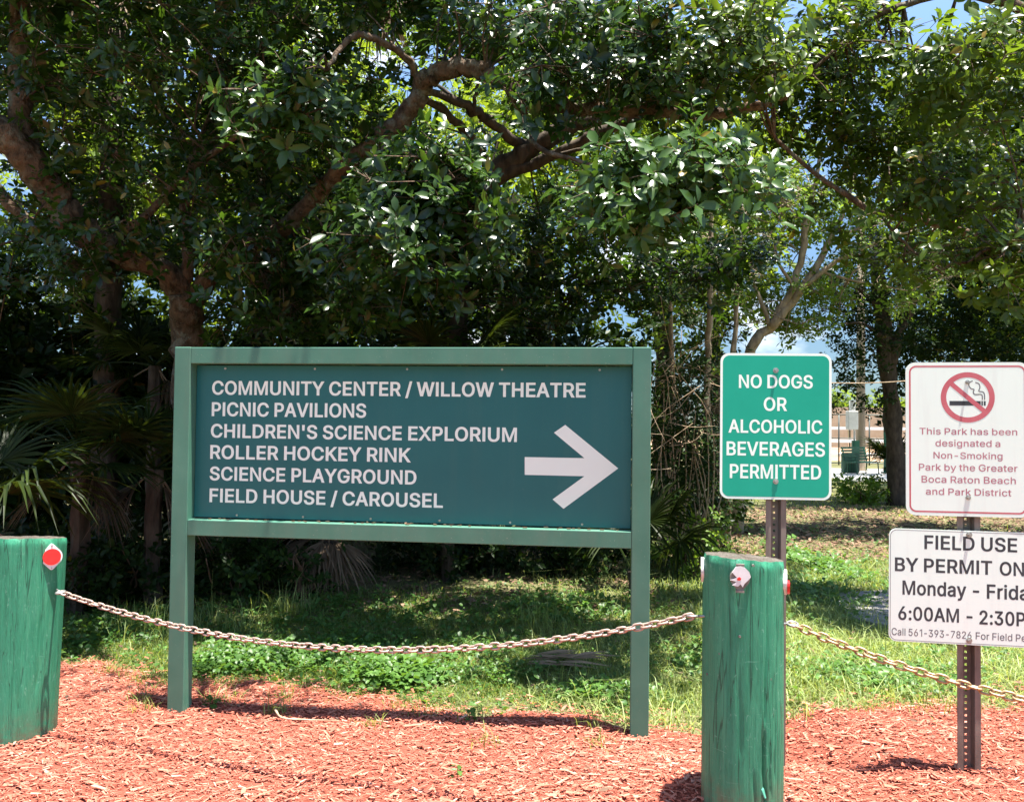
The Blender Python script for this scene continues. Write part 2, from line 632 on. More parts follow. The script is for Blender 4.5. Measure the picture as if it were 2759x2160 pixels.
def blades(mb, x, y, h, w, lean=.5, tint0=.4, tvar=.25, z0=0):
    n = len(x)
    base = np.stack([x, y, gz(x, y) + z0], 1)
    yaw = rng.uniform(0, 6.28, n)
    ln = rng.normal(0, lean, n)
    d = np.stack([np.cos(yaw), np.sin(yaw), 0 * yaw], 1)
    s = np.stack([-np.sin(yaw), np.cos(yaw), 0 * yaw], 1)
    h = h[:, None]
    w = np.broadcast_to(w, (n,))[:, None]
    ln = ln[:, None]
    upv = np.array([[0, 0, 1.0]])
    mid = base + upv * h * .55 + d * h * ln * .35
    tip = base + upv * h * (1 - .25 * np.abs(ln)) + d * h * ln * 1.1
    V = np.stack([base - s * w * .5, base + s * w * .5, mid + s * w * .42, mid - s * w * .42, tip], 1)
    b5 = (np.arange(n) * 5)[:, None]
    t = np.clip(tint0 + rng.normal(0, tvar, n), 0, 1)
    mb.add(V.reshape(-1, 3), [b5 + np.array([[0, 1, 2, 3]]), b5 + np.array([[3, 2, 4]])], np.repeat(t, 5))


# lawn grass
gm = MB()
for (n, y0, y1, hh, ww) in ((150000, 3.9, 6.2, .032, .0052), (110000, 6.0, 11.0, .038, .008), (45000, 11, 22, .045, .016)):
    y = rng.uniform(y0, y1, n)
    x = rng.uniform(-.70, .70, n) * (y + .4)
    patch = vnoise(x, y, 1.6, 3) + .7 * vnoise(x, y, 5, 9)
    e = y - edge_y(x)
    keep = (e + rng.normal(0, .1, n) + .12 * patch > .05)
    # bare leaf litter: under the trees at the left and on the path at the right
    under = sm(y, 6.6, 7.6) * (1 - sm(x, .9, 1.8))
    path = sm(y, 9.2, 10.2) * (1 - sm(y, 13, 14.5)) * sm(x, 2.2, 3.2)
    keep &= rng.uniform(size=n) > np.maximum(under * .93, path * .93)
    keep &= rng.uniform(size=n) < .72 + .5 * patch
    keep &= ~((x > 2.95) & (x < 5.3) & (y > 5.4) & (y < 7.1))
    x, y, patch, e = x[keep], y[keep], patch[keep], e[keep]
    h = hh * rng.gamma(3.5, .3, len(x)) * (.8 + .45 * sm(patch, -.2, .8)) * (.65 + .35 * sm(e, 0, .5))
    dry = .24 + .30 * sm(x, .2, 1.0) * (1 - sm(y, 5.4, 7)) - .12 * patch  # tint raised at front right: sunlight on the lawn put into blade colour
    blades(gm, x, y, h, ww * rng.uniform(.6, 1.4, len(x)), 1.15, dry, .12 + .14 * sm(x, -.2, 1.))
n = 15000                                           # thatch lying flat
y = rng.uniform(3.9, 9, n)
x = rng.uniform(-.3, .70, n) * (y + .3)
k = (y > edge_y(x) - .03) & (rng.uniform(size=n) < sm(x, -.6, .8)) & ~((x > 2.95) & (x < 5.3) & (y > 5.4) & (y < 7.1))
blades(gm, x[k], y[k], .07 * rng.gamma(4, .25, k.sum()), .005, 1.9, .62, .18, .012)
# taller tufts near the left post and the border
for (px, py, n, hh) in ((430, 1330, 160, .15), (520, 1345, 130, .12), (330, 1370, 100, .13), (1310, 1440,250, .065), (1420, 1480,350, .065), (1760, 1500,450, .065), (1950, 1530,250, .065),
                        (1160, 1330, 160, .15), (300, 1340, 300, .14), (1850, 1420,250, .065), (610, 1300, 250, .14)):
    d = 1.5 * FPX / K / (py - 897)
    c = P(px, py, d)
    blades(gm, c[0] + rng.normal(0, .13, n), c[1] + rng.normal(0, .12, n), hh * rng.gamma(4, .25, n), .005, .6, .45, .2)
# stray tufts on the mulch
for _ in range(26):
    x = rng.uniform(-2.4, 2.6)
    y = float(edge_y(x)) - abs(rng.normal(0, .22)) - .05
    n = int(rng.uniform(15, 60))
    blades(gm, x + rng.normal(0, .035, n), y + rng.normal(0, .03, n), .055 * rng.gamma(4, .25, n), .005, .9, .4, .2)
tag(gm.build('lawn_grass', MAT['grass']), 'rough green lawn grass growing behind the mulch bed', 'grass', kind='stuff')

# broad-leaved weeds among the grass
wm = MB()


def weeds(x, y, k, size, hgt, tint0=.45):
    n = len(x)
    c = np.stack([x, y, gz(x, y) + hgt * rng.uniform(.3, 1.2, n)], 1)
    rosettes(wm, c, np.stack([rng.normal(0, .25, n), rng.normal(-.1, .25, n), np.ones(n)], 1), k, size, size * .72, 1, .05, (.9, 1.5), tint0, .25)


for (px, py, rx, ry, n, s, t) in ((560, 1400, 130, .28, 420, .042, .4), (840, 1440, 90, .16, 300, .05, .6), (470, 1415, 60, .2, 130, .04, .4), (740, 1390, 160, .35, 300, .04, .35), (1010, 1370, 120, .4, 120, .04, .45),
                                  (700, 1300, 330, .7, 420, .04, .35), (1200, 1290, 150, .5, 260, .05, .45), (250, 1340, 110, .5, 260, .045, .3), (1280, 1470, 110, .15, 110, .035, .5), (1000, 1430, 160, .2, 130, .035, .5),
                                  (1750, 1270, 90, .8, 300, .05, .5), (1500, 1400, 120, .3, 120, .04, .5), (1850, 1480, 180, .25, 240, .035, .55), (1740, 1190, 60, 1., 240, .07, .55)):
    d = 1.5 * FPX / K / (py - 897)
    c = P(px, py, d)
    s_ = d * K / FPX
    x, y = c[0] + rng.normal(0, rx * s_ * .55, n), c[1] + rng.normal(0, ry * .6, n)
    k = y > edge_y(x) - .04
    weeds(x[k], y[k], 5, s, .07, t)
n = 2600
y = rng.uniform(4.2, 12, n)
x = rng.uniform(-.66, .66, n) * y
k = (y > edge_y(x)) & (rng.uniform(size=n) > .9 * sm(y, 6.8, 7.8) * (1 - sm(x, .6, 1.6)))
weeds(x[k], y[k], 5, .04, .06, .42)
tag(wm.build('ground_weeds', MAT['weed'], None, True), 'low round leaved weeds spreading through the grass', 'ground cover', kind='stuff')

# fallen leaves
lm = MB()


def litter(n, x, y, size):
    yaw = rng.uniform(0, 6.28, n)
    ax = np.stack([np.cos(yaw), np.sin(yaw), rng.normal(0, .25, n)], 1)
    nr = np.stack([rng.normal(0, .35, n), rng.normal(0, .35, n), np.ones(n)], 1)
    put_leaves(lm, np.stack([x, y, gz(x, y) + rng.uniform(.006, .03, n)], 1), ax, nr, size * rng.uniform(.5, 1.2, n), size * rng.uniform(.2, .5, n), 0, rng.beta(1.5, 1.8, n))


n = 9000
y = rng.uniform(9.0, 14.6, n)
litter(n, rng.uniform(.24, .68, n) * y, y, .09)
n = 9000
y = rng.uniform(6.4, 13, n)
litter(n, rng.uniform(-.7, .22, n) * y, y, .08)
n = 160
y = rng.uniform(2.4, 4.6, n)
litter(n, rng.uniform(-.66, .66, n) * y, y, .05)
lm.V[-1] = lm.V[-1] + [0, 0, .016]
n = 1500
y = rng.uniform(4.2, 9, n)
litter(n, rng.uniform(-.66, .66, n) * y, y, .05)
tag(lm.build('leaf_litter', MAT['litter']), 'brown fallen leaves on the shaded ground under the trees', 'leaf litter', kind='stuff')

# grey concrete slab in the grass
mt = simple('old_concrete', (.16, .15, .14), (.34, .32, .31), 9, .9, .2, .5, bdist=.006)
outl = np.array([P(1788, 1270, 7.0), P(1790, 1320, 6.2), P(1860, 1362, 5.6), P(2060, 1372, 5.5), P(2120, 1290, 6.7), P(1990, 1266, 7.1)])
outl = curve_pts(np.concatenate([outl, outl[:1]]), 25)[:-1]
zb = gz(outl[:, 0], outl[:, 1])
n = len(outl)
V = np.concatenate([np.c_[outl[:, :2], zb - .05], np.c_[outl[:, :2], zb + .035]])
j = np.arange(n)
pad = MB().add(V, [np.stack([j, (j + 1) % n, (j + 1) % n + n, j + n], 1), (j + n)[None]]).build('concrete_slab', mt)
tag(pad, 'worn grey concrete slab in the grass behind the white field use sign', 'concrete slab')

# ================================================================== MAIN SIGN
frame_mat = simple('weathered_green_paint', (.050, .158, .108), (.078, .208, .146), 3.5, .5, .45, .12, (1, 1, 1), bdist=.002)
nt = frame_mat.node_tree
b = nt.nodes['Principled BSDF']
old = b.inputs['Base Color'].links[0].from_socket
spk = ramp(nt, noise(nt, 140, 2, .5), [(.70, (0, 0, 0)), (.76, (1, 1, 1))])
low = nt.nodes.new('ShaderNodeTexCoord')
c = mixc(nt, spk, old, (.3, .36, .3))
st = ramp(nt, noise(nt, 9, 6, .65, (1, 1, .12)), [(.45, (0, 0, 0)), (.8, (.5, .5, .5))])
c = mixc(nt, st, c, (.12, .17, .125))
nt.links.new(c, b.inputs['Base Color'])

panel_mat = simple('teal_sign_face', (.007, .110, .114), (.011, .128, .130), 2.5, .42, .45)
nt = panel_mat.node_tree
b = nt.nodes['Principled BSDF']
old = b.inputs['Base Color'].links[0].from_socket
st = ramp(nt, noise(nt, 14, 7, .7, (1, 1, .07)), [(.5, (0, 0, 0)), (.78, (.32, .32, .32))])
c = mixc(nt, st, old, (.05, .14, .13))
c = mixc(nt, ramp(nt, noise(nt, 190, 2, .5), [(.73, (0, 0, 0)), (.78, (.6, .6, .6))]), c, (.25, .3, .28))
nt.links.new(c, b.inputs['Base Color'])
white_mat = simple('white_vinyl', (.78, .89, .80), (.80, .91, .82), 6, .45, .4)
steel_mat = simple('dull_steel', (.28, .27, .26), (.5, .49, .47), 60, .45, .5, 0, None, .8)

MY, MW, MH, MYAW = 4.051, 2.46, 1.867, .1205
sA = np.array([math.cos(MYAW), -math.sin(MYAW), 0])
sN = np.array([math.sin(MYAW), math.cos(MYAW), 0])      # away from the viewer
sO = np.array([-.546, 4.051, 0.0])                       # centre of the front face at ground level


def on_plane(px, py, o, nrm):
    r = ray(px, py)
    t = np.dot(np.asarray(o) - EYE, nrm) / np.dot(r, nrm)
    return EYE + r * t


def sign_uv(px, py, depth):
    q = on_plane(px, py, sO + sN * depth, sN) - sO
    return float(q @ sA), float(q[2])


sign = thing('directional_sign', 'large green framed sign on two posts with white lettering and arrow', 'sign', sO)
sign.rotation_euler = (0, 0, -MYAW)
D = .089
REC = .064
HW = MW / 2


def bevel(o, w=.004, seg=2):
    md = o.modifiers.new('bevel', 'BEVEL')
    md.width = w
    md.segments = seg
    md.limit_method = 'ANGLE'
    return o


zt = (sign_uv(508, 981, 0)[1] + sign_uv(1710, 980, 0)[1]) / 2
zb1 = (sign_uv(498, 1396, 0)[1] + sign_uv(1703, 1436, 0)[1]) / 2
zb0 = (sign_uv(498, 1438, 0)[1] + sign_uv(1703, 1482, 0)[1]) / 2
for s in (-1, 1):
    x0, x1 = (-HW, -HW + D) if s < 0 else (HW - D, HW)
    bevel(MB().box((x0, 0, -.12), (x1, D, MH)).build('post', frame_mat, sign))
bevel(MB().box((-HW + D + .0005, .0015, zt), (HW - D - .0005, D - .002, MH - .0015)).build('top_rail', frame_mat, sign), .003)
bevel(MB().box((-HW + D + .0005, .0015, zb0), (HW - D - .0005, D - .002, zb1)).build('bottom_rail', frame_mat, sign), .003)
panel = MB().box((-HW + D + .003, REC, zb1 + .008), (HW - D - .003, REC + .012, zt - .006)).build('panel', panel_mat, sign)


GLYPHS = """
' 206 78 318,70 509,136 509,128 318
- 453 337 244,337 188,114 188,114 244
/ 249 235 533,71 -76,14 -76,178 533
0 453 227 -7,191 -3,158 7,130 24,105 48,85 77,69 113,57 155,50 202,48 254,50 306,57 353,69 395,85 431,106 461,130 484,159 502,191 512,227 516,262 512,295 502,323 484,348 461,368 431,384 395,396 353,403 306,405 254,403 202,396 155,384 113,368 77,348 48,323 24,295 7,263 -3|227 50,250 52,271 60,290 74,306 92,320 116,330 144,338 176,342 213,344 254,342 295,338 332,330 365,320 393,306 416,290 435,271 449,250 457,227 460,203 457,182 449,163 435,147 416,134 393,123 365,115 332,111 295,109 254,111 213,115 176,123 144,134 116,147 92,163 74,182 60,203 52
1 330 276 509,276 0,212 0,212 448,209 448,86 358,86 427,198 509
2 453 64 0,64 47,234 229,252 248,268 266,282 282,294 298,303 312,311 327,316 341,319 356,320 371,319 389,315 405,308 419,298 431,287 441,273 449,258 455,241 458,224 460,205 458,188 454,172 447,159 438,148 427,139 413,132 398,128 381,127 362,66 362,68 391,75 418,86 442,102 464,121 482,143 496,168 507,196 513,225 516,254 513,281 507,306 497,328 482,346 465,361 445,372 423,379 398,381 372,380 354,377 336,371 318,363 299,351 280,336 259,317 235,294 209,267 180,153 60,153 57,389 57,389 0
3 453 218 -7,188 -5,159 1,133 10,108 22,88 38,70 57,57 79,48 104,44 132,109 132,112 115,118 100,126 87,137 76,150 66,165 59,182 54,200 51,219 50,239 51,258 55,275 61,291 69,304 80,315 93,323 108,328 125,329 145,328 163,323 180,316 196,306 211,292 223,275 234,254 241,229 246,201 248,157 248,157 299,288 448,288 452,70 452,70 509,372 509,372 461,211 278,211 289,247 290,279 286,308 276,333 262,354 244,371 222,383 198,391 173,393 145,390 116,383 90,370 66,354 45,333 27,309 12,281 2,251 -5
5 453 221 -7,192 -5,165 1,140 11,118 25,99 41,83 60,71 82,63 105,60 130,122 130,125 115,130 102,138 89,148 78,160 68,173 60,188 54,204 51,221 50,241 51,259 56,276 64,291 75,304 89,314 104,322 122,326 141,328 162,326 183,321 203,314 221,303 237,290 251,275 262,257 270,238 275,218 277,201 276,184 273,167 268,152 262,139 255,128 246,67 253,96 509,366 509,366 452,151 452,134 301,136 301,148 311,162 318,178 325,194 330,212 333,229 334,252 332,274 328,294 321,313 311,330 299,345 285,358 269,370 251,379 231,386 210,390 187,391 163,388 132,381 102,369 76,352 52,332 32,309 15,282 3,253 -4
6 453 226 -7,196 -4,168 3,142 15,119 31,100 51,84 74,73 101,66 130,64 162,65 187,71 212,80 239,93 268,112 302,137 340,252 509,322 509,151 261,145 261,151 270,157 279,165 288,174 295,184 302,196 307,208 311,221 313,235 314,265 312,291 305,316 295,337 280,355 262,370 240,380 215,387 187,389 157,387 127,379 98,368 73,352 50,333 30,310 14,284 3,257 -4|226 48,245 50,263 55,279 63,293 73,304 86,314 101,322 119,326 137,327 157,326 178,322 196,314 213,304 228,293 241,279 251,263 259,245 264,226 265,207 264,190 259,174 252,160 241,148 229,138 214,131 197,126 179,125 158,126 138,131 119,138 102,148 86,160 73,174 63,190 55,207 50
7 453 97 0,323 448,323 452,62 452,62 509,391 509,391 449,165 0
8 453 226 -7,193 -5,163 1,136 11,111 25,91 42,74 62,62 84,54 109,52 135,53 156,58 176,65 195,75 212,87 228,101 241,117 252,134 260,153 265,153 267,129 276,109 289,93 308,80 330,73 354,70 380,73 405,79 429,90 450,106 469,124 485,146 498,170 508,197 514,226 516,255 514,282 508,306 498,328 485,346 469,361 450,373 429,379 405,382 380,379 354,372 330,359 308,343 289,323 276,300 267,300 265,319 260,335 252,351 241,365 228,377 212,387 195,395 176,399 156,401 135,398 109,391 84,378 62,362 42,341 25,317 11,289 1,259 -5|226 49,248 50,267 54,285 60,300 69,313 79,323 91,331 106,335 121,337 139,335 157,330 173,322 189,312 202,298 213,283 223,265 230,247 234,226 235,206 234,187 230,169 223,154 213,140 202,130 189,122 173,117 157,115 139,117 121,121 106,129 91,139 79,152 69,167 60,185 54,205 50|226 290,244 291,260 294,274 300,287 308,298 318,307 330,314 344,318 359,319 376,318 392,314 407,308 420,299 432,288 442,275 449,260 455,244 459,226 460,208 459,192 455,177 449,164 442,153 432,145 420,138 407,134 392,133 376,134 359,138 344,145 330,154 318,165 308,178 300,193 294,209 291
9 453 226 516,256 513,285 506,310 494,333 478,352 458,368 434,380 408,387 378,389 347,387 322,382 296,373 270,359 240,340 207,315 168,200 0,130 0,301 248,307 248,302 238,295 229,287 221,278 214,268 207,257 202,245 198,232 195,218 195,188 197,161 203,137 214,116 229,98 247,83 269,72 294,66 321,64 352,66 382,73 411,85 436,101 459,120 479,143 494,168 506,196 513|226 460,207 459,190 454,174 446,160 435,148 423,138 407,131 390,127 372,125 352,127 331,131 313,138 295,148 280,160 268,174 257,190 250,207 245,226 243,245 245,263 249,279 257,293 267,305 280,314 295,322 312,326 330,327 350,326 371,322 390,314 407,305 422,293 435,279 446,263 454,245 459
: 188 95 -4,83 -3,73 1,63 9,55 18,51 29,50 41,51 53,55 64,63 73,73 81,83 85,95 87,107 85,118 81,128 73,135 64,140 53,141 41,140 29,135 18,128 9,118 1,107 -3|95 271,83 272,73 277,63 284,55 294,51 304,50 316,51 328,55 339,63 349,73 356,83 360,95 362,107 360,118 356,128 349,135 339,140 328,141 316,140 304,135 294,128 284,118 277,107 272
A 480 16 0,201 509,276 509,463 0,395 0,287 302,280 323,272 346,264 372,255 402,244 438,232 478,245 478,233 437,222 402,213 371,204 345,197 322,191 302,85 0|110 142,110 199,370 199,370 142
B 456 60 0,60 509,241 509,274 507,304 501,329 491,350 477,367 461,381 442,390 421,396 398,398 374,397 353,393 336,387 320,378 307,368 295,356 286,343 278,329 272,315 267,315 262,331 260,347 254,363 245,378 234,391 220,402 203,411 184,416 161,418 136,416 111,410 88,400 67,386 48,368 31,344 18,317 8,284 2,247 0|125 57,245 57,281 60,309 67,330 80,344 96,353 115,355 137,354 153,350 169,342 184,333 197,320 209,306 218,289 225,269 229,248 231,125 231|125 285,238 285,256 287,273 290,288 296,302 304,314 314,323 326,330 340,335 355,336 372,333 393,326 412,313 429,294 442,270 449,240 452,125 452
C 510 267 -7,225 -3,186 7,150 25,119 49,92 79,70 115,53 157,44 203,40 254,44 305,53 352,70 393,92 429,119 459,150 484,186 501,225 512,267 516,293 514,317 511,340 504,362 496,383 485,402 471,419 456,435 438,448 418,459 397,467 373,473 348,408 348,404 365,397 380,389 395,380 407,369 418,357 428,344 437,330 444,315 449,300 453,284 455,267 456,237 453,209 445,184 432,161 414,141 391,125 364,113 332,106 295,103 254,106 213,113 177,125 145,141 117,161 94,184 76,210 63,237 56,267 53,284 54,300 56,315 60,330 65,344 72,357 81,369 90,380 102,389 114,397 128,404 144,408 160,473 160,467 135,459 112,448 91,435 71,420 53,402 38,383 24,363 13,341 5,317 -2,293 -6
D 502 219 0,96 0,96 57,215 57,254 60,288 68,318 81,343 99,363 122,379 149,390 181,397 216,399 255,397 294,390 329,379 361,364 388,344 410,320 428,291 441,258 449,221 452,93 452,93 509,225 509,273 505,315 495,353 478,385 455,412 426,433 391,449 351,458 306,462 255,458 205,449 159,433 119,411 83,384 54,351 31,312 14,268 3|125 509,125 0,60 0,60 509
E 419 60 0,60 509,372 509,372 452,125 452,125 286,355 286,355 229,125 229,125 57,375 57,375 0
F 410 60 0,60 509,369 509,369 452,125 452,125 278,346 278,346 221,125 221,125 0
G 520 269 -7,225 -3,185 7,149 25,118 49,91 79,69 116,53 157,43 203,40 254,43 305,53 352,69 393,91 429,117 459,149 484,184 501,223 512,265 516,291 514,316 510,340 504,363 494,384 483,403 469,421 453,436 436,449 416,460 395,468 373,474 349,408 349,402 365,395 379,387 393,378 406,368 417,356 427,344 436,330 443,315 448,300 453,283 455,265 456,236 453,209 445,183 432,160 414,141 392,125 364,113 332,106 295,103 254,106 213,113 177,125 145,141 117,161 95,184 76,210 63,238 56,269 53,296 55,322 61,345 71,365 85,382 102,396 123,407 147,413 173,415 202,434 199,283 199,283 256,478 256,478 200,475 160,466 124,451 91,431 62,406 38,377 19,344 5,308 -4
H 517 60 0,60 509,125 509,125 289,392 289,392 509,457 509,457 0,392 0,392 232,125 232,125 0
I 185 60 0,60 509,125 509,125 0
K 467 104 145,104 216,116 231,128 246,139 261,151 275,162 289,174 303,187 317,199 331,212 344,364 509,448 509,231 276,228 276|60 0,60 509,125 509,125 334,124 225,125 193,125 0|372 0,188 259,228 309,449 0
L 393 60 0,60 509,125 509,125 57,361 57,361 0
M 628 60 0,60 509,146 509,314 108,482 509,568 509,568 0,505 0,505 392,341 0,287 0,123 392,123 0
N 523 60 0,60 509,128 509,399 110,399 509,463 509,463 0,395 0,124 399,124 0
O 533 267 -7,225 -3,186 7,150 25,119 49,92 79,70 115,53 157,44 203,40 254,44 305,53 352,70 393,92 429,119 459,150 484,186 501,225 512,267 516,309 512,348 501,384 484,415 459,442 429,464 393,480 352,490 305,493 254,490 203,480 157,464 115,442 79,415 49,384 25,348 7,309 -3|267 53,296 55,324 63,349 76,372 94,392 116,408 144,420 176,428 213,430 254,428 295,420 332,408 365,392 392,372 415,349 433,324 446,296 453,267 456,237 453,210 445,184 433,161 415,142 392,125 364,113 332,106 295,103 254,106 213,113 176,125 144,142 117,161 94,184 76,210 63,237 55
P 445 60 0,60 509,235 509,272 506,305 499,332 487,356 471,375 452,390 430,400 404,407 377,409 348,407 318,400 291,390 265,375 243,356 223,332 207,305 195,272 188,235 186,109 186,109 242,233 242,257 244,279 248,297 256,312 266,324 279,333 294,339 310,343 328,344 348,343 367,339 385,333 402,324 416,312 428,297 439,279 446,257 451,232 452,125 452,125 0
R 449 60 0,60 509,236 509,273 506,305 500,333 489,356 473,376 455,390 433,401 408,407 381,409 352,407 323,401 296,390 271,376 250,356 232,333 217,305 206,273 200,236 198,96 198,96 255,234 255,258 256,280 260,298 267,313 276,325 287,334 300,340 316,344 333,345 352,344 371,340 389,334 405,325 419,313 430,298 440,279 446,258 451,233 452,125 452,125 0|353 0,230 229,303 229,428 0
S 447 224 -9,188 -7,156 -1,128 9,102 23,81 40,64 60,51 83,42 109,38 137,104 137,108 118,114 102,123 88,136 76,150 66,166 59,185 53,204 50,224 49,246 50,267 54,286 60,303 69,317 79,329 92,338 106,344 122,346 139,344 154,340 168,332 179,322 189,310 197,296 205,280 211,263 217,245 222,184 239,145 253,112 269,86 289,67 313,56 341,52 372,54 400,62 425,75 448,92 468,113 484,138 498,165 508,195 514,227 516,259 514,289 508,316 498,340 484,360 468,377 449,390 427,398 403,401 378,337 378,332 402,320 421,302 437,280 449,254 456,225 459,204 457,185 454,167 448,152 440,139 430,129 418,121 405,117 391,115 376,117 359,122 345,131 334,142 324,155 315,169 308,184 302,198 297,212 293,264 279,279 275,295 270,312 264,328 256,344 248,359 238,372 226,384 213,395 198,402 180,407 161,408 139,406 112,399 87,386 64,370 43,349 25,323 11,294 0,261 -7
T 449 32 452,32 509,417 509,417 452,257 452,257 0,193 0,193 452
U 517 259 -8,220 -6,186 2,154 15,126 33,103 55,85 80,71 108,63 140,60 173,60 509,124 509,124 178,126 155,132 133,141 113,153 95,169 80,187 68,208 59,232 53,259 52,285 53,309 59,331 68,349 80,364 95,377 113,385 133,391 155,393 178,393 509,457 509,457 173,454 140,446 108,433 80,414 55,391 33,363 15,332 2,297 -6
V 480 204 0,16 509,84 509,192 206,199 187,207 164,215 137,225 106,236 71,248 31,235 31,247 71,257 107,267 138,276 165,283 187,290 206,395 509,463 509,278 0
W 686 155 0,16 509,82 509,163 196,167 179,172 162,175 145,187 94,190 76,194 58,197 40,189 40,193 58,196 76,200 94,203 111,207 128,211 145,224 196,306 509,380 509,462 196,466 179,470 162,474 145,486 94,490 76,494 58,497 40,488 40,492 58,495 76,499 94,503 111,506 128,510 145,523 196,603 509,670 509,530 0,455 0,368 323,362 345,357 368,351 391,346 417,341 445,336 475,350 475,345 446,340 420,335 395,330 371,324 347,318 323,230 0
X 474 18 0,217 284,217 236,29 509,104 509,178 400,188 386,196 373,204 361,211 350,217 340,223 329,230 318,236 305,243 292,232 292,252 329,258 339,265 350,272 361,298 400,374 509,446 509,259 239,259 287,456 0,382 0,292 129,268 165,262 175,256 185,250 195,244 206,237 218,230 231,244 231,238 219,231 207,225 196,219 186,213 176,206 166,182 129,91 0
Y 472 203 0,203 208,16 509,91 509,192 344,203 327,213 309,222 292,231 274,240 254,250 230,224 230,233 254,242 275,251 293,260 310,270 327,280 344,381 509,455 509,268 208,268 0
a 389 160 -9,137 -7,115 -3,94 5,76 15,60 29,48 45,38 63,32 84,30 108,32 128,36 146,43 161,53 174,64 184,78 193,92 200,108 206,125 211,143 214,161 217,178 220,234 227,247 229,257 231,265 235,271 240,274 246,276 255,276 257,275 272,272 285,267 297,260 307,251 315,240 322,227 327,212 330,196 331,178 330,163 327,149 322,137 316,127 309,118 301,110 292,104 283,100 274,41 291,51 313,64 331,79 346,95 358,114 368,133 375,153 380,173 383,194 384,208 384,223 382,239 379,255 375,271 369,286 360,300 350,312 336,322 320,330 301,335 278,337 251,337 0,277 0,277 52,272 52,267 43,260 34,252 25,242 16,229 8,215 1,199 -4,181 -7|170 45,192 47,211 51,228 59,242 68,254 80,263 93,270 108,274 122,276 138,276 190,272 187,267 184,259 182,251 180,241 178,231 176,200 171,175 168,161 166,147 163,134 159,122 153,112 147,103 139,97 130,93 118,92 105,93 93,96 82,102 72,109 64,119 57,130 52,142 48,156 46
b 424 229 -8,208 -7,189 -3,172 4,159 12,147 21,138 31,130 41,123 50,118 59,112 59,112 0,53 0,53 509,114 509,114 319,118 319,123 327,130 336,137 346,147 355,158 364,171 373,188 379,207 383,229 384,259 382,287 374,313 361,335 342,354 320,370 293,381 261,388 227,390 189,388 151,381 116,370 84,355 57,336 34,313 16,288 3,260 -6|220 47,242 49,262 55,279 66,294 80,306 97,316 117,323 139,327 163,328 189,327 215,323 239,316 261,307 281,295 298,280 311,262 322,243 328,220 330,198 328,178 322,161 312,147 299,134 282,125 263,118 241,114 216,113 189,114 162,118 138,125 115,135 95,147 78,162 65,179 55,198 49
c 396 207 -8,174 -5,144 3,117 16,93 35,72 58,56 85,44 116,37 150,34 187,37 225,44 260,56 291,72 318,93 341,117 360,144 374,174 382,207 384,226 384,243 381,260 377,276 371,291 364,305 356,318 346,330 335,340 322,349 308,356 293,362 277,303 262,300 272,295 281,290 289,284 297,278 304,270 311,261 316,252 321,242 325,231 328,220 329,207 330,184 328,163 321,145 310,130 296,118 278,108 258,102 236,98 212,96 187,98 163,102 139,108 117,118 97,130 80,145 66,163 55,184 49,207 46,220 47,232 49,243 52,253 55,262 60,271 66,279 73,285 80,292 89,297 98,301 107,304 117,363 102,357 86,350 70,341 56,331 43,319 32,306 21,292 12,277 5,261 -1,244 -5,226 -7
d 424 195 -8,165 -6,137 3,111 16,89 34,70 57,55 84,43 116,36 151,34 189,36 227,43 261,55 293,70 320,89 342,112 361,137 374,165 382,196 384,218 383,237 379,253 373,267 364,278 355,287 346,295 336,301 327,306 319,311 319,311 509,372 509,372 0,313 0,313 59,307 59,301 50,295 41,287 31,277 21,266 12,252 4,236 -3,217 -7|205 47,226 49,246 55,263 65,278 78,290 95,299 115,306 138,310 162,312 189,310 216,306 241,300 263,290 282,278 299,263 312,246 322,227 328,205 330,182 328,162 322,145 311,130 298,118 281,108 261,102 239,98 215,96 189,98 163,102 139,109 117,118 97,130 80,145 66,162 55,182 49
e 404 212 -8,177 -5,145 3,117 16,92 35,72 58,56 85,44 116,37 150,34 187,36 224,44 258,55 290,71 317,91 340,115 359,142 373,172 382,205 384,226 383,246 380,266 374,285 366,303 355,319 341,334 324,347 305,357 282,365 256,370 227,371 194,371 169,75 169,75 221,338 221,310 202,308 226,304 248,298 269,288 286,277 301,263 314,246 323,227 328,205 330,183 328,164 323,146 313,131 301,119 286,109 270,102 251,97 231,96 211,96 178,98 151,102 127,110 106,121 88,135 73,151 61,169 53,190 48,212 46,227 47,241 49,254 53,265 58,276 65,285 73,294 82,300 93,306 105,365 91,358 72,348 55,335 39,320 26,302 14,283 4,261 -3,237 -7
g 425 207 -151,180 -149,156 -146,134 -140,114 -132,97 -122,82 -110,70 -97,59 -84,51 -69,101 -41,107 -49,114 -57,122 -66,131 -74,142 -82,154 -88,169 -93,187 -96,207 -97,236 -95,261 -87,282 -75,298 -58,308 -34,311 -6,311 68,306 68,301 60,294 51,287 41,277 32,266 23,252 16,236 10,217 6,195 5,165 7,138 14,113 27,90 43,71 65,55 90,43 120,36 154,34 191,36 229,43 263,55 293,71 320,90 342,112 361,138 374,166 382,196 384,218 383,237 379,253 373,267 365,279 356,288 346,296 336,302 327,308 319,313 319,313 379,372 379,372 -9,370 -40,363 -67,350 -90,334 -109,314 -124,291 -136,265 -144,237 -149|205 59,227 61,246 66,264 75,278 87,290 103,300 121,307 142,311 166,312 193,311 219,307 242,300 264,291 283,279 299,264 312,247 322,227 328,205 330,182 328,163 322,145 312,130 298,118 282,109 262,102 241,98 218,96 193,98 167,102 144,109 123,118 104,131 88,145 76,163 66,183 61
h 410 114 227,114 0,53 0,53 509,114 509,114 287,102 287,116 319,132 344,152 362,175 374,200 382,227 384,252 383,275 377,295 369,313 356,328 340,341 321,350 298,355 271,357 240,357 0,296 0,296 235,293 263,286 286,273 304,256 318,235 326,210 329,192 328,176 324,161 317,147 308,136 297,126 283,119 266,115 248
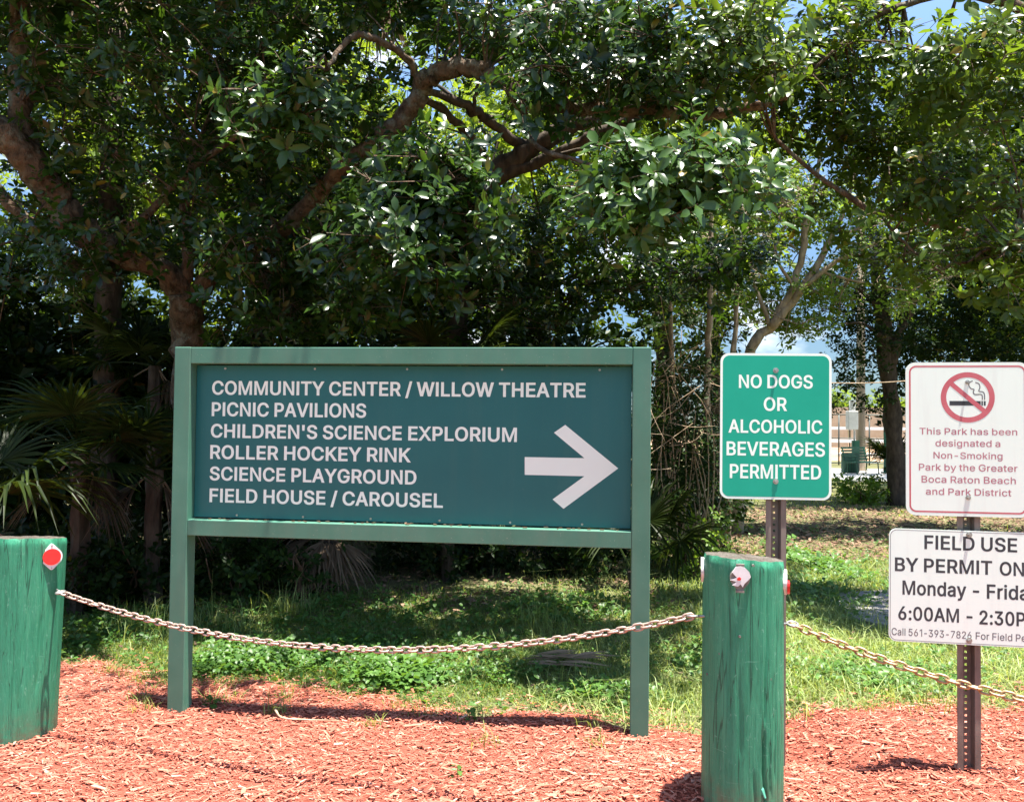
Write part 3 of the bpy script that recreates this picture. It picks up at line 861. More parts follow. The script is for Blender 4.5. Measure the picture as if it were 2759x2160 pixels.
i 167 53 0,53 379,114 379,114 0|84 443,73 444,63 448,54 455,47 463,43 472,41 483,43 494,47 504,54 512,63 518,73 522,84 524,95 522,105 518,114 512,121 504,125 494,126 483,125 472,121 463,114 455,105 448,95 444
k 381 110 137,110 212,121 212,284 379,360 379,184 199,177 199|53 0,53 509,114 509,114 0|294 0,148 186,191 229,372 0
l 167 53 0,53 509,114 509,114 0
m 610 53 0,53 379,112 379,112 295,108 295,114 314,122 331,132 346,144 358,158 368,172 376,187 382,203 385,219 386,245 383,268 375,287 361,303 342,314 320,321 295,312 295,318 312,326 329,337 343,350 356,364 366,381 375,398 381,417 385,437 386,458 385,478 380,497 372,514 361,529 346,541 328,550 307,555 283,557 255,557 0,496 0,496 254,493 279,485 298,473 313,456 323,438 329,419 330,402 329,387 326,374 320,363 312,353 302,345 290,340 277,336 263,335 247,335 0,274 0,274 260,272 280,265 297,253 311,238 322,220 328,199 330,185 329,171 326,158 320,145 312,135 302,126 289,119 274,115 257,114 238,114 0
n 410 114 227,114 0,53 0,53 379,112 379,112 287,102 287,116 319,132 344,152 362,175 374,200 382,227 384,252 383,275 377,295 369,313 356,328 340,341 321,350 298,355 271,357 240,357 0,296 0,296 235,293 263,286 286,273 304,256 318,235 326,210 329,192 328,176 324,161 317,147 308,136 297,126 283,119 266,115 248
o 415 207 -8,174 -5,144 3,117 16,93 35,72 58,56 85,44 116,37 150,34 187,37 225,44 260,56 291,72 318,93 341,117 360,144 374,174 382,207 384,241 382,271 374,299 360,323 341,343 318,359 291,371 260,379 225,381 187,379 150,371 116,359 85,343 58,323 35,299 16,271 3,241 -5|207 46,231 49,252 55,270 66,285 80,298 97,307 117,314 139,318 163,319 187,318 212,314 236,307 258,298 278,285 296,270 310,252 321,231 328,207 330,184 328,163 321,145 310,130 296,118 278,108 258,102 236,98 212,96 187,98 163,102 139,108 117,118 97,130 80,145 66,163 55,184 49
r 259 53 0,53 379,112 379,112 321,115 321,124 339,137 354,152 367,171 377,191 383,213 385,229 384,243 384,243 322,230 324,223 325,215 326,207 326,190 324,174 321,159 315,146 306,135 296,126 284,119 269,115 254,114 237,114 0
s 365 182 -8,157 -7,133 -3,112 3,93 12,76 24,62 38,50 54,41 73,36 94,94 107,101 87,111 72,124 60,141 52,160 47,181 45,206 47,227 53,244 62,258 74,265 88,268 103,266 115,262 126,254 136,243 144,229 150,212 155,149 170,118 180,92 192,72 208,58 227,50 249,47 274,49 295,55 314,65 332,79 347,95 360,115 370,137 378,161 383,187 384,212 383,234 379,254 372,271 363,286 352,299 339,309 324,318 308,324 290,268 277,262 291,254 304,243 316,228 325,210 331,187 333,166 331,147 326,131 317,119 305,111 292,109 277,110 264,115 253,124 243,136 235,152 229,172 223,229 209,261 200,287 187,306 171,320 153,328 131,331 107,329 85,323 65,312 47,298 31,281 18,260 6,236 -2,210 -7
t 227 204 379,204 327,6 327,6 379|65 471,126 471,126 98,127 83,130 70,136 61,144 55,156 51,170 50,185 51,202 54,213 2,207 0,200 -2,192 -3,184 -3,176 -4,168 -4,138 -1,113 7,92 21,77 41,68 64,65 93
y 389 47 -139,61 -86,71 -87,83 -89,94 -90,104 -89,113 -86,122 -81,130 -74,138 -64,145 -51,151 -36,163 -1,17 379,84 379,165 155,173 132,180 109,187 87,193 64,199 42,206 21,184 21,190 42,196 64,202 87,209 110,216 132,224 155,305 379,371 379,204 -58,196 -77,187 -93,177 -107,165 -119,153 -128,139 -136,125 -141,109 -144,91 -145,82 -145,73 -144,65 -143,57 -142,52 -140
"""
GL = {}
for row in GLYPHS.strip().split('\n'):
    ch, adv, rest = row[0], *row[2:].split(' ', 1)
    GL[ch] = (int(adv) / 1000, [[tuple(int(v) / 1000 for v in q.split()) for q in poly.split(',')] for poly in rest.split('|')])
CAP = .509


def area2(p):
    x, y = p[:, 0], p[:, 1]
    return float((x * np.roll(y, -1) - np.roll(x, -1) * y).sum())


def inside(pt, poly):
    x, y = pt
    r = False
    for (x0, y0), (x1, y1) in zip(poly, np.roll(poly, -1, 0)):
        if (y0 > y) != (y1 > y) and x < (x1 - x0) * (y - y0) / (y1 - y0) + x0:
            r = not r
    return r


def fatten(p, bx, bz):
    """grow the ink of an outline: strokes run clockwise, counters the other way"""
    k = bx / bz
    q = np.array(p) * [1, k]
    a, c = np.roll(q, 1, 0), np.roll(q, -1, 0)
    d0, d1 = q - a, c - q
    d0 /= np.linalg.norm(d0, axis=1, keepdims=True) + 1e-9
    d1 /= np.linalg.norm(d1, axis=1, keepdims=True) + 1e-9
    m_ = np.stack([-d0[:, 1], d0[:, 0]], 1) + np.stack([-d1[:, 1], d1[:, 0]], 1)
    m_ = m_ / np.maximum((m_ * m_).sum(1, keepdims=True) / 2, .55)
    return (q + m_ * bx) * [1, 1 / k]


def winding(pt, polys):
    w = 0
    for p in polys:
        y0, y1 = p[:, 1], np.roll(p[:, 1], -1)
        x0, x1 = p[:, 0], np.roll(p[:, 0], -1)
        up = (y0 <= pt[1]) & (y1 > pt[1])
        dn = (y0 > pt[1]) & (y1 <= pt[1])
        side = (x1 - x0) * (pt[1] - y0) - (pt[0] - x0) * (y1 - y0)
        w += int((up & (side > 0)).sum()) - int((dn & (side < 0)).sum())
    return w


def fill(polys):
    """one flat mesh covering the union of the outlines"""
    vs, es = [], []
    for p in polys:
        n0 = len(vs)
        vs += [Vector(q) for q in p]
        es += [(n0 + i, n0 + (i + 1) % len(p)) for i in range(len(p))]
    r = delaunay_2d_cdt(vs, es, [], 0, 1e-5)
    co = np.array([tuple(v) for v in r[0]])
    tri = [f for f in r[2] if winding(co[list(f)].mean(0), polys) != 0]
    return co, [np.array(tri)]


CACHE = {}


def simplify(p, d=.017):
    p = [np.array(q) for q in p]
    i = 0
    while i < len(p) and len(p) > 4:
        j = (i + 1) % len(p)
        if np.linalg.norm(p[i] - p[j]) < d:
            p[i] = (p[i] + p[j]) / 2
            p.pop(j)
            i = max(0, i - 1)
        else:
            i += 1
    return np.array(p)


def glyph(ch, bx):
    """list of (points, faces), one per stroke"""
    if (ch, bx) not in CACHE:
        polys = [simplify(p) for p in GL[ch][1]]
        fat = [fatten(p, bx, bx * .72) for p in polys]
        out = [fill(fat)]
        CACHE[(ch, bx)] = out
    return CACHE[(ch, bx)]


def text_mesh(name, lines, mat, parent, y, bold=.019):
    """lines: (text, x0, x1, z0 baseline, z1 cap height) in the parent's local frame; one child per line"""
    bz = bold * .72
    for (s, x0, x1, z0, z1) in lines:
        x, items = 0, []
        for ch in s:
            if ch == ' ':
                x += .15 + bold * .9
                continue
            for k, (co, faces) in enumerate(glyph(ch, bold)):
                items.append((co + [x, 0], faces, k))
            x += GL[ch][0] + bold * .9
        allx = np.concatenate([c[:, 0] for c, _, _ in items])
        lo, hi = allx.min(), allx.max()
        mb = MB()
        for co, faces, k in items:
            X = x0 + (co[:, 0] - lo) / (hi - lo) * (x1 - x0)
            Z = z0 + (bz + co[:, 1] * (CAP - 2 * bz) / CAP) * (z1 - z0) / CAP
            mb.add(np.stack([X, np.full(len(X), y - k * .00006), Z], 1), faces)
        mb.build(name, mat, parent)


def line_uv(s, a, b_, uv):
    """a = (x, top, base) at the left end, b_ = the same at the right end, in photo pixels"""
    (u0, t0), (_, b0) = uv(a[0], a[1]), uv(a[0], a[2])
    (u1, t1), (_, b1) = uv(b_[0], b_[1]), uv(b_[0], b_[2])
    return (s, u0, u1, (b0 + b1) / 2, (t0 + t1) / 2)


puv = lambda x, y: sign_uv(x, y, REC)
LN = [("COMMUNITY CENTER / WILLOW THEATRE", (572, 1027, 1064), (1578, 1030, 1070)),
      ("PICNIC PAVILIONS", (571, 1084, 1122), (987, 1086, 1124)),
      ("CHILDREN'S SCIENCE EXPLORIUM", (568.6, 1142, 1179), (1393, 1151, 1190)),
      ("ROLLER HOCKEY RINK", (567, 1199, 1236), (1107.5, 1206, 1245)),
      ("SCIENCE PLAYGROUND", (565.5, 1257, 1293.5), (1122.5, 1266, 1305)),
      ("FIELD HOUSE / CAROUSEL", (565, 1314, 1351), (1193.7, 1330, 1369))]
text_mesh('lettering', [line_uv(s, a, b_, puv) for s, a, b_ in LN], white_mat, panel, REC - .0004, .0225)
ap = [puv(900 + x / 2.135, 800 + y / 2.135) for x, y in ((1097, 920), (1440, 926), (1265, 780), (1330, 735), (1635, 985), (1320, 1217), (1257, 1163), (1440, 1030), (1097, 1022))]
V = np.array([[u, REC - .0004, v] for u, v in ap])
MB().add(V, [np.array([[0, 1, 7, 8]]), np.array([[1, 2, 3, 4]]), np.array([[1, 4, 7]]), np.array([[4, 5, 6, 7]])]).build('arrow', white_mat, panel)
# panel screws
for (u, v) in [(-.98 + .49 * k, zt - .022) for k in range(5)] + [(-.9 + .36 * k, zb1 + .022) for k in range(6)]:
    sc = MB().tube(np.array([[u, REC - .004, v], [u, REC + .001, v]]), .006, 8).build('screw', steel_mat, panel)
# bits of dirt and webs on the ledge
dm = MB()
for _ in range(46):
    u = rng.uniform(-HW + D + .05, HW - D - .05)
    c = np.array([u, rng.uniform(.012, REC - .01), zb1 + .002])
    dm.box(c - [rng.uniform(.003, .012), .003, 0], c + [rng.uniform(.003, .012), .003, rng.uniform(.002, .006)])
dm.build('ledge_debris', MAT['palm_dead'], bpy.data.objects['bottom_rail'])['kind'] = 'stuff'

# ================================================================== BOLLARDS
def bollard_mat():
    mt, nt, b = new_mat('green_painted_timber', .55, .4)
    grain = noise(nt, 34, 8, .8, (1, 1, .07))
    fine = noise(nt, 150, 5, .75, (1, 1, .05))
    patch = noise(nt, 5, 5, .6, (1, 1, .5))
    c = ramp(nt, grain, [(.28, (.016, .175, .092)), (.5, (.032, .255, .14)), (.72, (.07, .33, .19))])
    c = mixc(nt, ramp(nt, fine, [(.56, (0, 0, 0)), (.72, (.55, .55, .55))]), c, (.10, .33, .23))
    c = mixc(nt, ramp(nt, fine, [(.27, (.7, .7, .7)), (.37, (0, 0, 0))]), c, (.01, .06, .035))
    ck = noise(nt, 17, 3, .6, (1, 1, .045), 'Object', .6)
    c = mixc(nt, ramp(nt, ck, [(.490, (0, 0, 0)), (.498, (.8, .8, .8)), (.502, (.8, .8, .8)), (.510, (0, 0, 0))]), c, (.006, .045, .028))
    ck2 = noise(nt, 41, 4, .7, (1, 1, .06), 'Object', .5)
    c = mixc(nt, ramp(nt, ck2, [(.485, (0, 0, 0)), (.497, (.4, .4, .4)), (.503, (.4, .4, .4)), (.515, (0, 0, 0))]), c, (.012, .10, .06))
    blot = noise(nt, 48, 7, .75, (1, 1, .4), 'Object', 1.5)
    c = mixc(nt, ramp(nt, blot, [(.60, (0, 0, 0)), (.66, (.55, .55, .55))]), c, (.22, .47, .36))
    c = mixc(nt, ramp(nt, blot, [(.30, (.7, .7, .7)), (.36, (0, 0, 0))]), c, (.02, .09, .055))
    # pale scuffs running round the post
    scuff = noise(nt, 30, 4, .6, (.25, .25, 1.6), 'Object', 1.2)
    c = mixc(nt, ramp(nt, scuff, [(.66, (0, 0, 0)), (.71, (.45, .45, .45))]), c, (.16, .42, .31))
    c = mixc(nt, ramp(nt, patch, [(.55, (0, 0, 0)), (.8, (.4, .4, .4))]), c, (.11, .22, .12))
    oc = nt.nodes.new('ShaderNodeTexCoord')
    oz = nt.nodes.new('ShaderNodeSeparateXYZ')
    nt.links.new(oc.outputs['Object'], oz.inputs['Vector'])
    foot = mixc(nt, 1.0, ramp(nt, oz.outputs['Z'], [(.0, (.9, .9, .9)), (.16, (0, 0, 0))]), ramp(nt, noise(nt, 19, 5, .7), [(.35, (0, 0, 0)), (.65, (1, 1, 1))]), 'MULTIPLY')
    c = mixc(nt, foot, c, (.15, .085, .06))
    # bare weathered wood on the top
    geo = nt.nodes.new('ShaderNodeNewGeometry')
    sep = nt.nodes.new('ShaderNodeSeparateXYZ')
    nt.links.new(geo.outputs['Normal'], sep.inputs['Vector'])
    topm = ramp(nt, sep.outputs['Z'], [(.55, (0, 0, 0)), (.8, (1, 1, 1))])
    wood = ramp(nt, noise(nt, 60, 5, .7), [(.3, (.03, .024, .018)), (.7, (.13, .11, .088))])
    c = mixc(nt, topm, c, wood)
    nt.links.new(c, b.inputs['Base Color'])
    bump(nt, b, mixc(nt, .5, grain, fine), .9, .008)
    return mt


BOL = bollard_mat()


def bollard_mesh(rad, h, cracks, seed, lean=(0, 0), flare=.03, topskew=(0, 0)):
    r = np.random.default_rng(seed)
    ns, nr = 220, 90
    th = np.linspace(0, 2 * np.pi, ns, endpoint=False)
    zz = np.linspace(-.15, h, nr)
    T, Z = np.meshgrid(th, zz)
    rr = rad * (1 + flare * (1 - Z / h) + .008 * np.sin(3 * T + r.uniform(0, 6)) + .006 * np.sin(5 * T + 2 * Z + r.uniform(0, 6)))
    for _ in range(40):                                   # grain ridges
        t0 = r.uniform(0, 6.28)
        d = np.angle(np.exp(1j * (T - t0 - .05 * np.sin(3 * Z + t0))))
        rr += r.uniform(-.0018, .0018) * np.exp(-(d / r.uniform(.015, .05)) ** 2)
    for (t0, z0, z1, dep, w) in cracks:
        d = np.angle(np.exp(1j * (T - t0 - .03 * np.sin(7 * Z + t0 * 3) - .015 * np.sin(23 * Z))))
        m_ = sm(Z, z0, z0 + .08) * (1 - sm(Z, z1 - .08, z1))
        rr -= dep * m_ * np.exp(-(d / w) ** 2)
    rr -= .006 * sm(Z, h - .02, h) * (1 + .5 * np.sin(9 * T))
    X = rr * np.cos(T) + lean[0] * Z
    Y = rr * np.sin(T) + lean[1] * Z
    Zt = Z + sm(Z, h - .08, h) * (topskew[0] * np.cos(T) + topskew[1] * np.sin(T) + .0012 * np.sin(7 * T + 1) + .001 * np.sin(19 * T))
    V = np.stack([X, Y, Zt], -1).reshape(-1, 3)
    i = np.arange(nr - 1)[:, None] * ns
    j = np.arange(ns)[None]
    F = np.stack([i + j, i + (j + 1) % ns, i + ns + (j + 1) % ns, i + ns + j], -1).reshape(-1, 4)
    mb = MB().add(V, F)
    # end grain rings
    base = V[-ns:]
    c = base.mean(0)
    rings = [base]
    for k, f in enumerate((.93, .7, .45, .2)):
        q = c + (base - c) * f
        q[:, 2] += r.normal(0, .0015, ns) + (.004 if f < .9 else .002)
        rings.append(q)
    W = np.concatenate(rings + [c[None] + [0, 0, .004]])
    F2 = np.stack([i[:4] + j, i[:4] + (j + 1) % ns, i[:4] + ns + (j + 1) % ns, i[:4] + ns + j], -1).reshape(-1, 4)
    jj = np.arange(ns)
    mb.add(W, [F2, np.stack([4 * ns + jj, 4 * ns + (jj + 1) % ns, np.full(ns, 5 * ns)], 1)])
    return mb


red_mat = simple('red_reflector', (.62, .02, .02), (.72, .03, .03), 80, .3, .5, .2, bdist=.001)
refl_white = simple('white_plastic', (.62, .62, .62), (.78, .78, .78), 30, .4, .4)
dirty_white = simple('dirty_backing', (.13, .12, .105), (.26, .24, .21), 30, .6, .3)


def plate_xf(center, facing):
    """matrix whose local -Y faces `facing`"""
    y = -Vector(facing).normalized()
    z = Vector((0, 0, 1))
    x = y.cross(z).normalized()
    z = x.cross(y)
    M = Matrix.Identity(4)
    for k in range(3):
        M[k][0], M[k][1], M[k][2], M[k][3] = x[k], y[k], z[k], center[k]
    return M


def prism(out, y0, y1, M):
    """outline in local x,z extruded along local y, placed by M"""
    out = np.asarray(out, float)
    n = len(out)
    V = np.concatenate([np.c_[out[:, 0], np.full(n, y0), out[:, 1]], np.c_[out[:, 0], np.full(n, y1), out[:, 1]]])
    V = V @ np.array(M.to_3x3()).T + np.array(M.translation)
    j = np.arange(n)
    return V, [j[None], (j[::-1] + n)[None], np.stack([j, j + n, (j + 1) % n + n, (j + 1) % n], 1)]


def lens_outline(w, h, n=40):
    a = np.linspace(0, 2 * np.pi, n, endpoint=False)
    r = 1 + .0 * a
    x = w * np.cos(a)
    z = w * np.sin(a)
    p = np.abs(np.sin(a)) ** 8
    z = z + np.sign(np.sin(a)) * (h - w) * p
    x = x * (1 - .25 * np.abs(np.sin(a)) ** 5)
    return np.stack([x, z], 1)


def disc(r, n=32):
    a = np.linspace(0, 2 * np.pi, n, endpoint=False)
    return np.stack([r * np.cos(a), r * np.sin(a)], 1)


def ring_pts(c, r, ax, n=18):
    ax = unit(np.asarray(ax, float))
    u = unit(np.cross(ax, [.1, .2, .97]))
    v = np.cross(ax, u)
    a = np.linspace(0, 2 * np.pi, n + 1)
    return np.asarray(c) + r * (np.cos(a)[:, None] * u + np.sin(a)[:, None] * v)


def eye_bolt(root, wpos, wfrom):
    """ring at wpos with a shank coming out of the timber at wfrom"""
    mb = MB()
    mb.tube(ring_pts(wpos, .019, np.cross(np.asarray(wpos) - np.asarray(wfrom), [0, 0, 1]) + np.array([.0, .0, .25])), .005, 8, 0, False)
    dv = unit(np.asarray(wfrom) - np.asarray(wpos))
    mb.tube(np.array([np.asarray(wpos) + dv * .018, np.asarray(wfrom) + dv * .03]), .0045, 8)
    return wbuild(mb, 'eye_bolt', steel_mat, root, True)


def at_angle(c, r, az, z):
    return np.array([c[0] + r * math.cos(az), c[1] + r * math.sin(az), z])


# left bollard
LB = np.array([-2.395, 3.92, 0])
LB[2] = float(gz(LB[0], LB[1]))
bl = thing('bollard', 'thick green painted timber bollard with round red reflector on its front', 'bollard', LB, 'green timber bollards of the chain fence')
bollard_mesh(.186, .935, [(5.4, .1, .7, .004, .03), (4.9, .3, .85, .004, .025), (4.3, .05, .5, .005, .03), (5.75, .2, .62, .005, .04), (4.6, .5, .88, .003, .02)], 3, (.034, 0), .03, (0, -.022)).build('timber', BOL, bl, True)
ax0 = LB + [.034 * .78, 0, 0]
dr = ray(138.7, 1499)
tt_ = np.linspace(3.4, 4.0, 3000)
pp = EYE + dr * tt_[:, None]
hit = np.argmax(np.hypot(pp[:, 0] - ax0[0], pp[:, 1] - ax0[1]) < .194)
rcp = pp[hit]
az = math.atan2(rcp[1] - ax0[1], rcp[0] - ax0[0])
fac = Vector((math.cos(az) * .55, math.sin(az) - .3, .02))
M = plate_xf(rcp - LB, fac)
rf = MB()
rf.add(*prism(lens_outline(.0455, .062), -.009, .012, M))
rfo = rf.build('reflector', refl_white, bl)
MB().add(*prism(disc(.0385), -.013, -.008, M)).build('red_disc', red_mat, rfo)
for dz in (-.053, .053):
    v, f = prism(disc(.004, 10) + [0, dz], -.011, -.008, M)
    MB().add(v, f).build('nail', steel_mat, rfo)
LE = S(163, 1595, 3.80)
eye_bolt(bl, LE, LE + np.array([-.03, .035, 0]))

# right bollard
RBD = 2.98
RB = S(2001, 1700, RBD)
RB[2] = float(gz(RB[0], RB[1]))
br = thing('bollard', 'slim green painted timber bollard with cracked face and broken white reflector', 'bollard', RB, 'green timber bollards of the chain fence')
RH = float(S(2001, 1501, RBD)[2] - RB[2])
rr0 = 106.5 / FPX * RBD * .985
tim = bollard_mesh(rr0, RH, [(5.02, .3, .99, .007, .02), (5.0, .02, .34, .02, .035), (4.36, .2, .9, .003, .05), (5.35, .1, .8, .004, .02), (4.7, .02, .2, .008, .03), (5.6, .4, .97, .003, .02), (4.1, .3, .7, .003, .03), (5.18, .05, .3, .01, .025)], 8, (.0, 0), .012, (-.010, -.010)).build('timber', BOL, br, True)
tim['label'] = 'cracked weathered timber with scuffed green paint'
fc = Vector((-.1, -1, .0))
rw = S(1994, 1557, RBD - rr0 - .004)
M = plate_xf(rw - RB, fc)
bk = MB().add(*prism(lens_outline(.034, .05), -.002, .012, M)).build('reflector', dirty_white, br)
frag = np.array([(-.028, .020), (-.016, .040), (.000, .043), (.016, .038), (.030, .024), (.036, .006), (.026, -.006), (.014, -.018), (.008, -.030), (.001, -.020), (-.008, -.028), (-.028, -.024), (-.013, -.012), (-.034, -.006), (-.012, .002)])
MB().add(*prism(frag, -.007, -.0025, M)).build('broken_lens', refl_white, bk)['label'] = 'jagged remaining piece of white lens'
MB().add(*prism(np.array([(-.012, .0), (-.004, .006), (.003, .0), (-.002, -.007), (-.010, -.006)]), -.009, -.0072, M)).build('red_shard', red_mat, bk)
for dz in (.046, -.046):
    v, f = prism(np.array([(-.014, dz - .004), (.014, dz - .004), (.014, dz + .004), (-.014, dz + .004)]), -.006, .004, M)
    MB().add(v, f).build('tab', dirty_white, bk)
# reflectors on its two flanks
for az, nm, mat in ((R(-17), 'red', red_mat), (R(167), 'white', refl_white)):
    cpos = np.array([math.cos(az) * (rr0 + .004), math.sin(az) * (rr0 + .004), S(2110, 1562 if nm == 'red' else 1541, RBD)[2] - RB[2]])
    M = plate_xf(cpos, Vector((math.cos(az), math.sin(az), 0)))
    ro = MB().add(*prism(lens_outline(.034, .046), -.006 if nm == 'red' else -.003, .008, M)).build('reflector', refl_white, br)
    if nm == 'red':
        ro['label'] = 'half broken red side reflector'
        lo = disc(.034, 24)
        lo = lo[lo[:, 1] < .012] + [0, -.008]
        MB().add(*prism(lo, -.016, -.0065, M)).build('red_disc', red_mat, ro)
RE1 = S(1866, 1659, RBD)
RE2 = S(2135, 1680, RBD - .02)
eye_bolt(br, RE1, RE1 + np.array([.045, 0, 0]))
eye_bolt(br, RE2, RE2 + np.array([-.045, 0, 0]))
# sliver of bark peeling at the foot and nail heads
for (px, py) in ((1949, 1771), (1926, 1840), (2079, 1832), (2030, 1523), (1995, 1716)):
    q = S(px, py, RBD - rr0 - .002) - RB
    q[1] += rr0 - math.sqrt(max(1e-5, rr0 ** 2 - (q[0]) ** 2))
    MB().tube(np.array([q + [0, -.002, 0], q + [0, .006, 0]]), .0045, 8).build('nail', dirty_white, br)
q = S(2052, 2128, RBD - rr0 + .0) - RB
mb = MB()
mb.tube(np.array([q + [-.008, .004, .022], q + [0.0, -.006, .004], q + [.008, -.016, -.02]]), [.006, .008, .004], 6)
mb.build('splinter', simple('green_splinter', (.05, .28, .18), (.1, .36, .26), 20), br)

# next bollard of the row, just past the right edge of the frame
NB = np.array([2.95, 1.95, float(gz(2.95, 1.95))])
bn = thing('bollard', 'green painted timber bollard standing past the two white signs', 'bollard', NB, 'green timber bollards of the chain fence')
bollard_mesh(.15, .93, [(3.3, .1, .8, .005, .03), (4.0, .2, .9, .004, .03)], 21).build('timber', BOL, bn, True)
NE = NB + np.array([-.185, .03, .70])
eye_bolt(bn, NE, NE + np.array([.045, 0, 0]))


# ------------------------------------------------------------------ chains
def chain_mat(name, c1, c2, metal):
    mt, nt, b = new_mat(name, .45, .5)
    f = noise(nt, 45, 4, .6)
    t = nt.nodes.new('ShaderNodeObjectInfo')
    c = ramp(nt, f, [(.35, c1), (.7, c2)])
    nt.links.new(c, b.inputs['Base Color'])
    b.inputs['Metallic'].default_value = metal
    return mt


PITCHL, WIRE = .032, .0044


def link_mesh(mat):
    L, Wd = .0085, .012
    a = np.linspace(-np.pi / 2, np.pi / 2, 8)
    p = np.concatenate([np.stack([L + Wd * np.cos(a), Wd * np.sin(a), 0 * a], 1), np.stack([-L - Wd * np.cos(a), -Wd * np.sin(a), 0 * a], 1)])
    p = np.concatenate([p, p[:1], p[1:2]])
    mb = MB().tube(p[:-1], WIRE, 8, 0, False)
    o = mb.build('link', mat, None, True)
    return o


def make_chain(a, b_, sag, mat, label, skew=0.0):
    a, b_ = np.asarray(a), np.asarray(b_)
    t = np.linspace(0, 1, 2000)
    p = a[None] * (1 - t)[:, None] + b_[None] * t[:, None]
    p[:, 2] -= sag * 4 * t * (1 - t) * (1 + skew * (t - .5))
    s = np.concatenate([[0], np.cumsum(np.linalg.norm(np.diff(p, axis=0), axis=1))])
    n = int(round(s[-1] / PITCHL))
    root = thing('chain', label, 'chain', a, 'rusty chains hung between the bollards')
    proto = link_mesh(mat)
    for k in range(n):
        o = proto if k == 0 else proto.copy()
        if k:
            COL.objects.link(o)
        o.parent = root
        sp = (k + .5) * s[-1] / n
        q = np.array([np.interp(sp, s, p[:, i]) for i in range(3)])
        q2 = np.array([np.interp(min(sp + .01, s[-1]), s, p[:, i]) for i in range(3)])
        q1 = np.array([np.interp(max(sp - .01, 0), s, p[:, i]) for i in range(3)])
        X = Vector(q2 - q1).normalized()
        Z = Vector((0, -1, .0)).cross(X).normalized()
        Y = Z.cross(X)
        Rm = Matrix((X, Y, Z)).transposed().to_4x4()
        ang = (math.pi / 2 if k % 2 else 0) + R(12) + random.uniform(-.25, .25)
        o.matrix_basis = Matrix.Translation(Vector(q - a)) @ Rm @ Matrix.Rotation(ang, 4, 'X')
    return root


CH1 = chain_mat('grey_rusty_chain', (.30, .19, .13), (.52, .43, .38), .35)
CH2 = chain_mat('rusty_chain', (.26, .16, .075), (.48, .35, .19), .35)
make_chain(LE, RE1, .19, CH1, 'long pale rusty chain hanging in front of the big green sign')
make_chain(RE2, NE, .17, CH2, 'rust brown chain running from the slim bollard past the white signs')

# ================================================================== POST-MOUNTED SIGNS
rust_mat = simple('rusty_channel', (.12, .095, .075), (.30, .26, .22), 12, .65, .4, .2, (1, 1, .3), .35)
galv_mat = simple('grey_channel', (.22, .19, .16), (.40, .36, .31), 10, .6, .4, .1, (1, 1, .3), .35)


def u_post(root, z0, z1, mat, w=.086):
    """hat shaped channel, open to the front, with a row of square holes in its web; local frame of root"""
    mb = MB()
    t = .003
    ch, fl, dp = w * .28, w * .5, .032
    prof = [(-fl, 0), (-ch, 0), (-ch * .86, dp), (-.005, dp)]
    for s in (-1, 1):
        for (xa, ya), (xb, yb) in zip(prof[:-1], prof[1:]):
            xs = np.array([xa, xb]) * -s if s > 0 else np.array([xa, xb])
            n = unit(np.array([yb - ya, -(xb - xa)]))
            V = []
            for z in (z0, z1):
                for x, y in ((xs[0], ya), (xs[1], yb)):
                    V.append((x, y, z))
                for x, y in ((xs[1], yb), (xs[0], ya)):
                    V.append((x + (n[0] * t * (1 if s < 0 else -1)), y - n[1] * t * -1 if False else y + t * abs(n[1]) , z))
            mb.add(V, np.array([[0, 1, 5, 4], [1, 2, 6, 5], [2, 3, 7, 6], [3, 0, 4, 7]]))
    z = z0
    while z < z1:                                # bridges between the holes
        mb.box((-.0052, dp + .0004, z), (.0052, dp + .0026, min(z + .0155, z1)))
        z += .0254
    return mb.build('post', mat, root)


def rrect(w, h, r, n=8):
    pts = []
    for cx, cy, a0 in ((w / 2 - r, h / 2 - r, 0), (-w / 2 + r, h / 2 - r, 90), (-w / 2 + r, -h / 2 + r, 180), (w / 2 - r, -h / 2 + r, 270)):
        for k in range(n + 1):
            a = R(a0 + 90 * k / n)
            pts.append((cx + r * math.cos(a), cy + r * math.sin(a)))
    return np.array(pts)


def ring_face(o1, o2, y):
    n = len(o1)
    V = np.concatenate([np.c_[o1[:, 0], np.full(n, y), o1[:, 1]], np.c_[o2[:, 0], np.full(n, y), o2[:, 1]]])
    j = np.arange(n)
    return V, np.stack([j, (j + 1) % n, (j + 1) % n + n, j + n], 1)


class Plate:
    def __init__(self, root, c, yaw, roll, lean, w, h, mat, name, label=None, radius=.03):
        a = np.array([math.cos(yaw), -math.sin(yaw), 0])
        n = np.array([math.sin(yaw), math.cos(yaw), 0])
        bb = math.cos(lean) * np.array([0, 0, 1.0]) + math.sin(lean) * n
        self.A = math.cos(roll) * a - math.sin(roll) * bb
        self.B = math.cos(roll) * bb + math.sin(roll) * a
        self.N = np.cross(self.B, self.A) * -1
        if self.N[1] < 0:
            self.N = -self.N
        self.c = np.asarray(c, float)
        M = Matrix.Identity(4)
        for k in range(3):
            M[k][0], M[k][1], M[k][2], M[k][3] = self.A[k], self.N[k], self.B[k], self.c[k]
        I = Matrix.Identity(4)
        o = MB().add(*prism(rrect(w, h, radius), 0, .0025, I)).build(name, mat, None)
        o.parent = root
        o.matrix_basis = root.matrix_basis.inverted() @ M
        if label:
            o['label'] = label
        self.o, self.w, self.h = o, w, h

    def uv(self, px, py):
        q = on_plane(px, py, self.c, self.N) - self.c
        return float(q @ self.A), float(q @ self.B)

    def bolt(self, px, py, r=.0085):
        u, v = self.uv(px, py)
        mb = MB()
        mb.tube(np.array([[u, .0, v], [u, -.003, v]]), r * 1.35, 14)
        mb.tube(np.array([[u, -.003, v], [u, -.0095, v]]), [r * .8, r * .66], 6)
        return mb.build('bolt', steel_mat, self.o)


